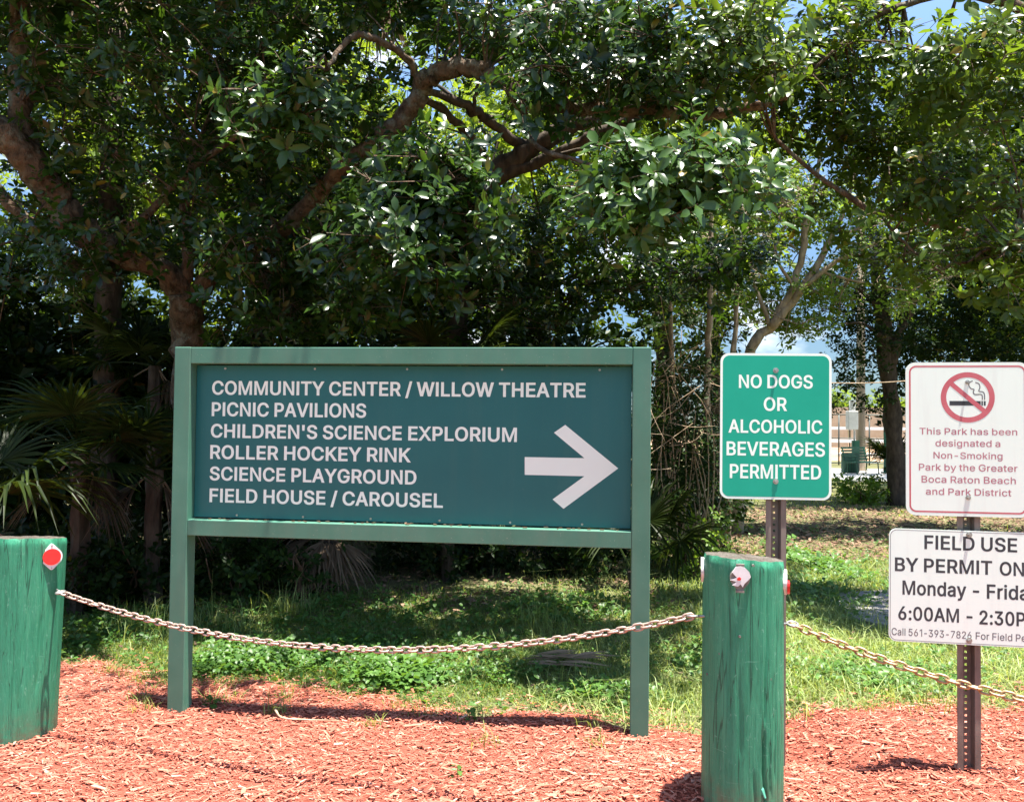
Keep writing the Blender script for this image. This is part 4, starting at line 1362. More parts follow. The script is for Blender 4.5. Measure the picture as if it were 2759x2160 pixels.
def centre_line(pl, s, x0, x1, top, base, sl=0.0):
    """text box from photo pixels; sl is the slope of the line in the photo"""
    d = sl * (x1 - x0)
    return line_uv(s, (x0, top, base), (x1, top + d, base + d), pl.uv)


# -- green sign
gfit = (1.1035, 3.3646, 1.4912)
gp = G(1.109, 3.372)
gs = thing('notice_sign', 'green and white notice about dogs and alcohol on a channel post', 'sign', gp)
gs.rotation_euler = (0, 0, -.06)
bpy.context.view_layer.update()
u_post(gs, -.15, 1.62, rust_mat, .084)
green_mat = simple('bright_green_sheeting', (.0, .33, .215), (.003, .36, .235), 8, .4, .45)
sheet_white = simple('white_sheeting', (.78, .89, .80), (.80, .91, .82), 5, .4, .4)
nt = sheet_white.node_tree
b = nt.nodes['Principled BSDF']
old = b.inputs['Base Color'].links[0].from_socket
st = ramp(nt, noise(nt, 16, 6, .7, (1, 1, .08)), [(.52, (0, 0, 0)), (.85, (.3, .3, .3))])
nt.links.new(mixc(nt, st, old, (.55, .54, .5)), b.inputs['Base Color'])
pl = Plate(gs, gfit, .0665, .0007, .0012, .457, .61, sheet_white, 'plate', None, .036)
MB().add(*prism(rrect(.457 - .020, .61 - .020, .028), -.0003, -.0001, Matrix.Identity(4))).build('green_face', green_mat, pl.o)
g6 = lambda x, y: (1759 + x / 2.135, 800 + y / 2.135)
L = []
for s, x0, x1, t, b_ in (('NO DOGS', 495, 920, 448, 525), ('OR', 638, 772, 577, 655), ('ALCOHOLIC', 435, 975, 706, 783), ('BEVERAGES', 424, 990, 833, 914), ('PERMITTED', 443, 968, 963, 1045)):
    (X0, T), (X1, B_) = g6(x0, t), g6(x1, b_)
    L.append(line_uv(s, (X0, T - .8, B_ - .8), (X1, T + .8, B_ + .8), pl.uv))
text_mesh('lettering', L, sheet_white, pl.o, -.0005, .0205)
pl.bolt(*g6(707, 422))
pl.bolt(*g6(706, 1060))

# -- two white signs on one post
wp = G(1.838, 3.238)
ws = thing('rules_sign', 'two white park notices bolted one above the other on a perforated brown post', 'sign', wp)
ws.rotation_euler = (0, 0, -.145)
bpy.context.view_layer.update()
u_post(ws, -.15, 1.55, rust_mat, .088)
pink = simple('faded_red_print', (.50, .10, .12), (.58, .16, .18), 12, .5, .4)
pinktext = simple('faded_maroon_print', (.40, .13, .17), (.50, .22, .25), 12, .5, .4)
black = simple('black_print', (.03, .035, .04), (.055, .06, .065), 10, .5, .4)
grey_print = simple('grey_print', (.10, .10, .10), (.2, .2, .2), 10, .5, .4)
ps = Plate(ws, (1.823, 3.222, 1.4483), .1539, -.0029, -.0016, .461, .616, sheet_white, 'plate', 'white plate with red no smoking symbol', .038)
MB().add(*ring_face(rrect((.461 - .026), .616 - .026, .027), rrect((.461 - .026) - .013, .616 - .026 - .013, .021), -.0002)).build('red_border', pink, ps.o)
s2 = lambda x, y: (2420 + x / 3.634, 950 + y / 3.634)
u0, v0 = ps.uv(*s2(680, 437))
ro = (ps.uv(*s2(945, 437))[0] - ps.uv(*s2(415, 437))[0]) / 2
rv = (ps.uv(*s2(680, 192))[1] - ps.uv(*s2(680, 684))[1]) / 2
ro = (ro + rv) / 2
ri = ro * .795
# cigarette and smoke (behind the red bar)
cg = MB()
u1, v1 = ps.uv(*s2(502, 494))
u2, v2 = ps.uv(*s2(808, 494))
hh = abs(ps.uv(*s2(502, 472))[1] - ps.uv(*s2(502, 516))[1]) / 2
for ua, ub in ((u1, u2), (ps.uv(*s2(814, 494))[0], ps.uv(*s2(830, 494))[0]), (ps.uv(*s2(838, 494))[0], ps.uv(*s2(857, 494))[0])):
    cg.add([(ua, -.0002, v1 - hh), (ub, -.0002, v1 - hh), (ub, -.0002, v1 + hh), (ua, -.0002, v1 + hh)], np.array([[0, 1, 2, 3]]))


def flat_line(mb, pts, w, y):
    p = curve_pts(np.array([(u, 0, v) for u, v in pts]))[:, [0, 2]]
    t = np.gradient(p, axis=0)
    t /= np.linalg.norm(t, axis=1, keepdims=True)
    nrm = np.stack([-t[:, 1], t[:, 0]], 1)
    a_, b_ = p + nrm * w / 2, p - nrm * w / 2
    n = len(p)
    V = np.concatenate([np.c_[a_[:, 0], np.full(n, y), a_[:, 1]], np.c_[b_[:, 0], np.full(n, y), b_[:, 1]]])
    j = np.arange(n - 1)
    mb.add(V, np.stack([j, j + 1, j + 1 + n, j + n], 1))


cg.build('cigarette', black, ps.o)
smk = MB()
flat_line(smk, [ps.uv(*s2(x, y)) for x, y in ((846, 462), (845, 412), (830, 385), (790, 376), (800, 340), (790, 305), (755, 290))], .0042, -.0002)
flat_line(smk, [ps.uv(*s2(x, y)) for x, y in ((824, 462), (822, 420), (805, 408), (750, 408), (735, 385), (742, 360), (712, 350), (692, 320), (700, 290), (730, 275))], .0042, -.00022)
smk.build('smoke_symbol', grey_print, ps.o)
rg = MB()
n = 64
rg.add(*ring_face(np.array([u0, v0]) + disc(ro, n), np.array([u0, v0]) + disc(ri, n), -.0003))
ang = math.atan2(-(ps.uv(*s2(500, 290))[1] - ps.uv(*s2(850, 580))[1]), ps.uv(*s2(850, 580))[0] - ps.uv(*s2(500, 290))[0])
dv = np.array([math.cos(ang), math.sin(ang)])
pv = np.array([-dv[1], dv[0]]) * ro * .09
q0, q1 = np.array([u0, v0]) - dv * (ri + .002), np.array([u0, v0]) + dv * (ri + .002)
rg.add([(q[0], -.00033, q[1]) for q in (q0 - pv, q1 - pv, q1 + pv, q0 + pv)], np.array([[0, 1, 2, 3]]))
rg.build('prohibition_ring', pink, ps.o)
L = []
for s, x0, x1, t, b_, sl in (('This Park has been', 208, 1166, 736, 800, .006), ('designated a', 364, 1000, 852, 917, .006), ('Non-Smoking', 345, 1022, 972, 1036, .008), ('Park by the Greater', 202, 1170, 1085, 1152, .013), ('Boca Raton Beach', 228, 1152, 1203, 1270, .016), ('and Park District', 270, 1108, 1322, 1388, .02)):
    (X0, T), (X1, B_) = s2(x0, t), s2(x1, b_)
    L.append(centre_line(ps, s, X0, X1, T, B_, sl))
text_mesh('lettering', L, pinktext, ps.o, -.0002, .010)
ps.bolt(*s2(685, 1416), .0075)
ps.bolt(*s2(676, 288), .0065)

pf = Plate(ws, (1.8277, 3.222, .8577), .1376, .006, .004, .602, .4515, sheet_white, 'plate', 'white plate with black field use hours', .03)
MB().add(*ring_face(rrect(.602 - .009, .4515 - .009, .026), rrect(.602 - .013, .4515 - .013, .024), -.0002)).build('border_line', grey_print, pf.o)
s3 = lambda x, y: (2380 + x / 4.269, 1380 + y / 4.269)
big = []
# lettering that runs past the frame is centred on the plate
cu_, _ = pf.uv(*s3(985, 800))


def big_line(s, x0, xs, t, b_, sl, full=None):
    (X0, T), (X1, B_) = s3(x0, t), s3(xs, b_)
    q = centre_line(pf, s, X0, X1, T, B_, sl)
    return q


big.append(big_line('FIELD USE', 472, 1540, 258, 420, .038))
big.append(big_line('BY PERMIT', 133, 1252, 512, 672, .042))
big.append(big_line('ONLY', 1338, 1890, 563, 722, .045))
big.append(big_line('Monday -', 220, 1102, 778, 942, .045))
big.append(big_line('Friday', 1190, 1800, 823, 990, .045))
big.append(big_line('6:00AM -', 172, 1026, 1072, 1232, .05))
big.append(big_line('2:30PM', 1105, 1800, 1122, 1285, .05))
text_mesh('lettering', big, black, pf.o, -.0002, .0205)
text_mesh('small_lettering', [big_line('Call 561-393-7826', 95, 1015, 1322, 1405, .055), big_line('For Field Permits', 1062, 1900, 1375, 1457, .05)], grey_print, pf.o, -.0002, .008)
pf.bolt(*s3(985, 255), .0085)
pf.bolt(*s3(985, 1470), .0085)


# ================================================================== TREES
def gpt(px, d):
    """ground point below a pixel column"""
    q = P(px, 900, d)
    return G(q[0], q[1])


def tree(name, label, cat, base, group=None):
    return thing(name, label, cat, base, group)


def shade_blobs(rows):
    """crown parts above the frame that keep the ground below in shade: world coordinates (x,y,z,rx,ry,rz,n,size)"""
    return rows


def add_world(cm, rows, k=6, tint0=.45, width=.5):
    for (x, y, z, rx, ry, rz, n, size) in rows:
        cc, pts, idx = clumps((x, y, z), (rx, ry, rz), n, 8, .2)
        shoot = unit(pts - cc[idx]) * .6 + np.array([0, 0, 1]) + rng.normal(0, .4, pts.shape)
        rosettes(cm, pts, shoot, k, size, size * width, 0, .15, tint0=tint0)


def build_tree(root, limbs_p, trunk, blobs, above, leaf, bark, size=.1, k=8, detail=1, tint0=.45, width=.45, twig=True):
    cm = MB()
    add_world(cm, above, tint0=tint0)
    nodes = np.concatenate(limbs_p)
    for b_ in blobs:
        c, r = blob_w(b_)
        sz = b_[7] if len(b_) > 7 else size
        t0 = b_[8] if len(b_) > 8 else tint0
        cc, pts, idx = clumps(c, r, b_[6], 9, .14 * sz / .1)
        keep = pts[:, 2] > gz(pts[:, 0], pts[:, 1]) + .1
        pts, idx = pts[keep], idx[keep]
        out = pts - cc[idx]
        shoot = unit(out) * .7 + np.array([0, -.85 if b_[2] < 5.9 else -.3, .75]) + rng.normal(0, .4, out.shape)
        rosettes(cm, pts, shoot, k, sz, sz * width, detail, .18, tint0=t0)
        if twig:
            trunk.sticks(cc[idx], pts, .004 * sz / .1, .002 * sz / .1)
            dd = np.linalg.norm(cc[:, None] - nodes[None], axis=2)
            j = dd.argmin(1)
            near = (dd.min(1) < 1.1) & (rng.uniform(size=len(cc)) < .4)
            for a_, e_ in zip(nodes[j][near], cc[near]):
                mid = (a_ + e_) / 2 + rng.normal(0, .05, 3) + np.array([0, 0, .05])
                trunk.tube(curve_pts([a_, mid, e_], 5), np.linspace(.011, .004, 5), 4, 0, False)
    wbuild(trunk, 'trunk', bark, root, True)
    wbuild(cm, 'crown', leaf, root, detail == 1)


# ---- the big ficus at the left, its limb arching over the sign
b0 = gpt(415, 7.5)
ft = tree('ficus_tree', 'big glossy leaved tree at left with thick brown limbs arching behind the green framed sign', 'tree', b0, 'trees overhanging the park signs')
tk = MB()
LP = []
LP.append(limb(tk, [b0 - [0, 0, .2], P(412, 1050, 7.45), P(405, 850, 7.4), P(400, 720, 7.35), P(393, 625, 7.2)], [.22, .16, .15, .13], 14))
LP.append(limb(tk, [P(396, 640, 7.25), P(340, 575, 7.1), P(235, 527, 6.9), P(155, 470, 6.7), P(108, 405, 6.5), P(58, 338, 6.4), P(0, 283, 6.3), P(-140, 190, 6.2)], [.11, .095, .10, .12, .13, .13, .13, .12], 14))
LP.append(limb(tk, [P(62, 345, 6.4), P(45, 245, 6.45), P(38, 120, 6.5), P(42, -60, 6.5)], [.095, .08, .075, .07], 12))
LP.append(limb(tk, [P(200, 600, 7.1), P(150, 557, 7.0), P(95, 503, 6.9), P(28, 440, 6.8), P(-60, 340, 6.8)], [.05, .055, .05, .045], 10))
LP.append(limb(tk, [P(398, 600, 7.2), P(401, 530, 7.2), P(396, 440, 7.2), P(410, 330, 7.0)], [.06, .055, .045, .03], 10))
LP.append(limb(tk, [P(394, 660, 7.3), P(450, 590, 7.2), P(520, 530, 7.1), P(600, 488, 6.9), P(690, 398, 6.7), P(768, 326, 6.5), P(832, 278, 6.4), P(885, 218, 6.3), P(905, 176, 6.2), P(950, 148, 6.1), P(1010, 147, 6.0), P(1062, 170, 5.95), P(1112, 211, 5.9), P(1200, 232, 5.9), P(1380, 236, 5.9), P(1540, 240, 5.9), P(1680, 200, 5.9)],
               [.10, .075, .07, .07, .07, .075, .07, .062, .055, .05, .042, .035], 12))
LP.append(limb(tk, [P(900, 190, 6.25), P(872, 130, 6.1), P(800, 85, 5.9), P(762, 76, 5.8), P(728, 98, 5.7), P(696, 150, 5.6)], [.035, .028, .022, .016], 8))
LP.append(limb(tk, [P(230, 527, 6.9), P(330, 440, 6.8), P(420, 350, 6.6), P(560, 260, 6.3), P(640, 240, 5.9)], [.04, .03, .02, .012], 8))
LP.append(limb(tk, [P(830, 280, 6.4), P(800, 360, 6.1), P(860, 430, 5.8), P(920, 470, 5.6)], [.03, .022, .014, .008], 8))
LP.append(limb(tk, [P(1112, 211, 5.9), P(1130, 300, 5.6), P(1250, 350, 5.3), P(1400, 390, 5.1)], [.025, .02, .014, .008], 8))
blobs = [
    (150, 250, 8.2, 330, 300, .9, 560, .105), (520, 330, 8.0, 260, 300, .9, 540, .105), (250, 520, 8.5, 260, 160, .7, 300, .105), (60, 110, 7.4, 160, 160, .6, 160),
    (330, 200, 6.2, 330, 250, .5, 230, .1), (300, 430, 6.5, 260, 130, .5, 130), (60, 560, 6.6, 130, 70, .4, 60),
    (640, 120, 7.2, 240, 150, .7, 330), (700, 560, 7.6, 230, 170, .6, 380), (600, 480, 6.3, 190, 130, .4, 120), (560, 640, 6.9, 130, 80, .5, 170),
    (590, 230, 5.5, 75, 60, .25, 70, .105, .6), (650, 200, 5.5, 50, 40, .2, 40, .105, .6), (540, 280, 5.4, 30, 35, .15, 24, .11, .7),
    (770, 640, 6.4, 90, 60, .4, 130, .1, .5),
    (900, 420, 5.5, 130, 100, .4, 190, .115, .5), (900, 540, 5.4, 130, 80, .35, 170, .115, .4), (820, 470, 5.7, 90, 120, .35, 120, .11, .4), (1000, 440, 5.4, 50, 100, .3, 70, .11, .55), (940, 350, 5.6, 80, 45, .3, 60, .11, .5),
    (1020, 60, 6.9, 300, 80, .5, 230), (1350, 100, 6.4, 260, 110, .5, 300, .1, .5), (1290, 60, 5.6, 200, 80, .3, 130, .11, .6), (1180, 190, 5.6, 110, 50, .25, 80, .11, .45), (1400, 190, 5.7, 200, 50, .35, 110, .1, .5),
    (1330, 390, 4.7, 100, 60, .2, 80, .115, .95), (1440, 370, 4.7, 120, 70, .2, 95, .115, 1.0), (1540, 390, 4.8, 90, 60, .2, 60, .115, 1.0), (1290, 450, 5.0, 60, 40, .2, 30, .1, .7), (1390, 450, 4.75, 90, 35, .15, 45, .115, .95),  # front bough: its sunlit look is put into a paler leaf tint
    (760, 250, 6.6, 110, 80, .4, 70), (690, 330, 6.4, 110, 70, .4, 60), (1000, 10, 5.8, 160, 40, .4, 60, .1, .5), (330, 30, 6.6, 300, 90, .8, 220)]
above = [(-2.8, 5.8, 5.4, 2.6, 1.2, .6, 430, .2), (-.9, 6.4, 5.8, 1.6, 1.0, .6, 170, .2), (-2.5, 7.8, 6.6, 3.2, 1.6, 1.0, 640, .22), (-4.8, 6, 5.4, 1.6, 1.6, 1, 260, .22),
         (-5, 9.8, 7.4, 4, 2, 1, 1050, .26), (-1, 10.4, 7.6, 2.6, 1.8, 1, 480, .26), (-8.5, 9, 6.6, 2.6, 3, 1, 520, .28), (-2.7, 4.98, 4.9, .9, .3, .25, 45, .15), (-.95, 4.24, 4.6, .85, .05, .2, 60, .1)]  # crown parts out of view, added to keep the left thicket dark
build_tree(ft, LP, tk, blobs, above, MAT['leaf_ficus'], MAT['bark'])

# ---- second tree behind, dark forked limbs in the middle
b1 = gpt(960, 8.6)
t2 = tree('ficus_tree', 'dark forking tree half hidden behind the top of the green framed sign', 'tree', b1, 'trees overhanging the park signs')
tk = MB()
LP = [limb(tk, [b1 - [0, 0, .2], P(965, 900, 8.5), P(975, 640, 8.3), P(985, 500, 8.1), P(1010, 410, 8.0), P(1065, 366, 7.9), P(1132, 318, 7.8), P(1200, 276, 7.7), P(1275, 250, 7.6), P(1400, 200, 7.4)], [.17, .13, .12, .11, .11, .10, .09, .06, .04], 12),
      limb(tk, [P(1035, 392, 7.95), P(1110, 360, 7.8), P(1200, 322, 7.6), P(1292, 275, 7.4), P(1410, 226, 7.2), P(1560, 180, 7.0)], [.06, .055, .05, .045, .03], 10),
      limb(tk, [P(1050, 372, 7.9), P(1005, 295, 7.6), P(945, 238, 7.2), P(880, 190, 6.8)], [.05, .042, .036, .03], 9),
      limb(tk, [P(1112, 312, 7.8), P(1040, 255, 7.5), P(985, 222, 7.2), P(900, 190, 6.8)], [.05, .045, .04, .03], 9),
      limb(tk, [P(1010, 240, 7.3), P(1012, 200, 7.2), P(1024, 165, 7.1)], [.02, .018, .012], 7),
      limb(tk, [P(1180, 330, 7.7), P(1230, 320, 7.3), P(1330, 300, 7.1)], [.02, .016, .01], 7)]
blobs = [(1180, 510, 8.6, 230, 130, .8, 380, .11, .4), (1400, 560, 8.8, 180, 100, .7, 260, .11, .35), (900, 650, 8.4, 200, 100, .6, 260, .11, .35), (1120, 620, 8.5, 180, 100, .6, 230, .11, .3),
         (1200, 100, 8.0, 260, 90, .6, 170, .11, .5), (1480, 160, 7.8, 200, 110, .6, 190, .11, .5), (1560, 560, 8.2, 80, 70, .5, 90, .11, .3), (760, 420, 8.2, 240, 220, .5, 260, .11, .4)]
above = [(.2, 9.0, 7.4, 2.0, 1.4, .6, 200, .22)]
build_tree(t2, LP, tk, blobs, above, MAT['leaf_ficus'], MAT['bark_dark'], .11)

# ---- tree whose boughs reach in from the right
b2 = G(5.1, 6.2)
t3 = tree('ficus_tree', 'glossy leaved tree reaching in from the right edge above the white no smoking notice', 'tree', b2, 'trees overhanging the park signs')
tk = MB()
LP = [limb(tk, [b2 - [0, 0, .2], [5.1, 6.2, 1.2], [4.95, 6.15, 2.4], P(2420, 200, 6.0), P(2250, 60, 6.1), P(2080, -10, 6.2), P(1890, 22, 6.2), P(1780, 108, 6.2), P(1690, 190, 6.2)], [.2, .17, .14, .08, .045, .028, .016, .01], 12),
      limb(tk, [[4.95, 6.15, 2.3], P(2350, 560, 6.1), P(2150, 520, 6.1), P(2000, 478, 6.1), P(1870, 452, 6.1), P(1760, 385, 6.1), P(1650, 296, 6.1)], [.09, .05, .03, .024, .02, .014], 9),
      limb(tk, [P(1870, 452, 6.1), P(1930, 520, 6.0), P(2010, 585, 6.0)], [.012, .01, .006], 6),
      limb(tk, [P(2350, 560, 6.1), P(2230, 470, 5.6), P(2120, 520, 5.3), P(2060, 560, 5.2)], [.03, .022, .014, .008], 7)]
blobs = [(1800, 90, 6.4, 260, 130, .6, 400, .09, .5), (1960, 260, 6.6, 220, 170, .6, 400, .085, .45), (2120, 120, 5.4, 130, 180, .4, 200, .1, .85), (1700, 230, 6.4, 120, 90, .4, 130, .09, .45),
         (2060, 400, 5.6, 150, 80, .3, 150, .09, .5), (2120, 560, 5.3, 120, 70, .3, 120, .09, .6), (1860, 330, 6.8, 200, 110, .4, 190, .08, .4), (1620, 100, 5.5, 150, 100, .3, 140, .1, .7), (2140, 420, 6.6, 100, 180, .4, 150, .09, .5),
         (1760, 440, 6.6, 90, 70, .4, 30, .08, .45), (1960, 560, 6.9, 160, 60, .4, 80, .08, .4)]
above = [(3.6, 7.6, 6.0, 1.5, .8, .5, 90, .2)]
build_tree(t3, LP, tk, blobs, above, MAT['leaf_olive'], MAT['bark'])

# ---- thin many-stemmed tree at the right
b3 = gpt(1570, 11.2)
t4 = tree('thin_tree', 'slender pale many stemmed tree leaning right behind the green dog notice', 'tree', b3, 'thin trees behind the notices')
tk = MB()
LP = [limb(tk, [b3 - [0, 0, .2], P(1590, 780, 11.2), P(1650, 690, 11.1), P(1712, 610, 11.0), P(1764, 520, 11.0), P(1805, 430, 11.0), P(1830, 330, 11)], [.085, .07, .066, .055, .042, .028, .016], 10),
      limb(tk, [P(1645, 695, 11.1), P(1695, 600, 11.0), P(1714, 500, 10.9), P(1738, 390, 10.8), P(1750, 300, 10.8)], [.06, .05, .045, .03, .015], 9),
      limb(tk, [P(1712, 610, 11.0), P(1800, 548, 10.8), P(1900, 505, 10.6), P(2010, 480, 10.4)], [.04, .03, .022, .012], 8),
      limb(tk, [P(1690, 610, 11.0), P(1650, 530, 10.9), P(1700, 450, 10.8)], [.025, .018, .01], 7),
      limb(tk, [P(1640, 700, 11.1), P(1600, 560, 11.1), P(1640, 500, 11.0), P(1680, 420, 11)], [.03, .026, .02, .012], 7),
      limb(tk, [P(1735, 575, 11.0), P(1830, 600, 10.9), P(1940, 620, 10.8)], [.02, .014, .008], 6),
      limb(tk, [P(1760, 520, 11.0), P(1860, 470, 10.9), P(1960, 400, 10.8)], [.025, .018, .01], 6),
      limb(tk, [P(1712, 480, 10.9), P(1660, 420, 10.8), P(1600, 380, 10.8)], [.02, .014, .008], 6)]
for _ in range(60):
    q = LP[rng.integers(0, len(LP))]
    a_ = q[rng.integers(len(q) // 3, len(q))]
    e_ = a_ + rng.normal(0, .3, 3) + [0, 0, .1]
    LP.append(limb(tk, [a_, (a_ + e_) / 2 + rng.normal(0, .05, 3), e_], [.009, .006, .003], 4))
blobs = [(1690, 400, 11.0, 130, 110, .9, 330, .09, .75), (1810, 500, 11, 130, 80, .9, 230, .09, .6), (1900, 440, 11, 160, 110, .9, 330, .09, .55), (1600, 570, 11.4, 70, 90, .6, 150, .09, .5), (1640, 640, 11.5, 80, 70, .5, 200, .09, .4), (1700, 690, 11.4, 70, 40, .5, 110, .09, .6), (1740, 620, 11.2, 70, 50, .5, 120, .09, .6), (1620, 480, 11.6, 110, 70, .6, 200, .09, .7), (1960, 600, 11, 120, 60, .8, 160, .09, .4), (1770, 640, 11, 80, 40, .4, 50, .09, .4)]
build_tree(t4, LP, tk, blobs, [], MAT['leaf_light'], MAT['bark_pale'], .09, 6, 0)
for i, (px, d, top, lean, r_, lab) in enumerate(((1505, 9.6, 560, 8, .04, 'thin straight pale trunk just right of the green framed sign'), (1440, 9.9, 520, -14, .03, 'thinnest grey trunk touching the corner of the green framed sign'),
                                                  (1550, 10.4, 600, 22, .035, 'thin pale trunk left of the leaning many stemmed tree'))):
    bb = gpt(px, d)
    tt = tree('thin_tree', lab, 'tree', bb, 'thin trees behind the notices')
    tk = MB()
    LP = [limb(tk, [bb - [0, 0, .2], P(px + lean * .3, 880, d), P(px + lean * .7, 720, d), P(px + lean, top, d), P(px + lean * 1.6, top - 180, d)], [r_ * 1.3, r_ * 1.1, r_, r_ * .8, r_ * .4], 8)]
    blobs = [(px + lean, top - 60, d, 90, 90, .6, 120, .09, .4), (px - 20, top + 90, d + .3, 60, 60, .4, 60, .09, .35)]
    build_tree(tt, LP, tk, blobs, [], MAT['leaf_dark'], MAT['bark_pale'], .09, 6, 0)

# ---- dark tree by the path
b4 = gpt(1912, 15.2)
t5 = tree('shade_tree', 'dark trunked shade tree standing by the path between the two notices', 'tree', b4)
tk = MB()
LP = [limb(tk, [b4 - [0, 0, .2], P(1906, 960, 15.2), P(1893, 800, 15.1), P(1878, 650, 15.0), P(1866, 540, 15.0), P(1850, 420, 15)], [.2, .155, .145, .13, .1, .05], 12),
      limb(tk, [P(1893, 800, 15.1), P(1935, 660, 14.8), P(1990, 560, 14.6), P(2080, 470, 14.5)], [.10, .085, .06, .03], 9),
      limb(tk, [P(1878, 660, 15.0), P(1820, 610, 14.6), P(1745, 588, 14.4), P(1690, 590, 14.2)], [.05, .035, .02, .01], 7),
      limb(tk, [P(1885, 720, 15.0), P(1840, 690, 14.6), P(1790, 690, 14.5)], [.04, .025, .012], 7)]
blobs = [(1850, 590, 14.8, 120, 80, 1.2, 420, .11, .35), (1900, 690, 14.8, 90, 70, .8, 230, .11, .35), (2050, 580, 15.2, 200, 150, 1.8, 1300, .12, .3), (2060, 720, 15.5, 160, 80, 1.4, 700, .12, .25), (1840, 770, 14.9, 60, 60, .5, 110, .1, .5), (1865, 840, 14.9, 50, 40, .4, 60, .1, .5),
         (1780, 600, 14.6, 60, 40, .5, 90, .1, .4), (1800, 700, 14.8, 36, 60, .4, 70, .1, .35), (1745, 660, 14.4, 50, 50, .4, 80, .1, .5), (1805, 790, 14.7, 34, 60, .4, 70, .1, .5), (1830, 690, 14.8, 60, 70, .5, 120, .1, .4), (1770, 870, 15.0, 40, 22, .4, 40, .1, .7), (1720, 610, 14.2, 50, 40, .4, 60, .1, .4), (1990, 430, 15.4, 250, 140, 1.6, 800, .12, .45)]
above = [(9.2, 15.5, 7.2, 3.2, 2.4, 1.2, 500, .3), (11, 14, 5.6, 2, 2, 1.2, 300, .3), (6.2, 11.2, 8.8, 3.2, 1.0, .6, 330, .26)]  # last row: leaves out of view, added to shade the path
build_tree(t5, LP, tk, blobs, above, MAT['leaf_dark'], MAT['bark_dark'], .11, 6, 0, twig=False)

# ---- trees further back that close the view
BACK = [  # x, y, height, crown radius, n, tint, label
    (-11.5, 13, 7.5, 3.24, 2400, .35, 'dense backdrop tree at the far left behind the thick brown limbs'),
    (-7.4, 14, 8.5, 3.24, 2720, .45, 'tall backdrop tree seen through the big left ficus'),
    (-3.6, 13.5, 8.0, 2.92, 2400, .5, 'backdrop tree above the left end of the green framed sign'),
    (-.4, 15, 10.0, 3.13, 2400, .7, 'yellow green backdrop tree behind the dark forked limbs'),
    (2.9, 16, 9.4, 2.81, 1760, .8, 'sunlit yellow green backdrop tree above the arrow'),
    (5.2, 21, 10.6, 2.38, 1120, .8, 'sunny backdrop tree far behind the slender leaning stems'),
    (12.0, 17.5, 7.8, 3.24, 2720, .35, 'dense dark backdrop tree behind the no smoking notice'),
    (13.4, 21, 13.6, 3.89, 3040, .85, 'bright backdrop tree at the far right edge'),
    (-15, 17, 13.0, 4.54, 2400, .6, 'tall sunlit backdrop tree peeping through leaves at far left'),
    (-5.6, 20, 14.2, 4.54, 2720, .75, 'highest sunlit backdrop tree behind the left half of the sign'),
    (.8, 22, 13.0, 3.67, 2080, .8, 'high sunlit backdrop tree behind the middle of the picture'),
]
for (x, y, h, r_, n, t0, lab) in BACK:
    bb = G(x, y)
    tt = tree('backdrop_tree', lab, 'tree', bb, 'backdrop trees behind the signs')
    tk, cm = MB(), MB()
    top = bb + [rng.normal(0, .4), 0, h * .85]
    LP = [limb(tk, [bb - [0, 0, .2], bb + [.1, 0, h * .3], bb + [-.1, .1, h * .55], top], [.2, .16, .12, .05], 8)]
    for _ in range(7):
        a_ = LP[0][rng.integers(5, len(LP[0]))]
        e_ = a_ + unit(rng.normal(0, 1, 3) * [1, 1, .3] + [0, 0, .5]) * r_ * .8
        limb(tk, [a_, (a_ + e_) / 2 + [0, 0, .2], e_], [.06, .04, .015], 5)
    wbuild(tk, 'trunk', MAT['bark_dark'], tt, True)
    for k in range(8):
        d = unit(rng.normal(0, 1, 3))
        c = bb + [0, 0, h * .62] + d * np.array([r_ * .62, r_ * .62, h * .26])
        cc, pts, idx = clumps(c, (r_ * .55, r_ * .55, h * .16), n // 8, 9, .3)
        shoot = unit(pts - cc[idx]) + np.array([0, -.1, .8]) + rng.normal(0, .4, pts.shape)
        rosettes(cm, pts, shoot, 6, .2, .085, 0, .15, tint0=t0)
    wbuild(cm, 'crown', MAT['leaf_back'], tt)

# distant trees past the field
for (x, y, h, r_, lab) in ((46, 88, 5.2, 4.5, 'small hazy tree far away past the ball field'), (55, 92, 6.5, 5.0, 'hazy tree far away behind the utility pole'), (37, 90, 5.5, 5, 'far off tree mostly hidden by the green notice')):
    bb = G(x, y)
    tt = tree('far_tree', lab, 'tree', bb, 'far trees past the field')
    tk, cm = MB(), MB()
    tk.tube(np.array([bb, bb + [0, 0, h * .5]]), [.25, .18], 8)
    wbuild(tk, 'trunk', MAT['bark_dark'], tt, True)
    cc, pts, idx = clumps(bb + [0, 0, h * .6], (r_, r_, h * .4), 700, 9, .6)
    rosettes(cm, pts, pts - cc[idx] + [0, 0, .6], 6, .5, .25, 0, .1, tint0=.5)
    wbuild(cm, 'crown', MAT['leaf_back'], tt)

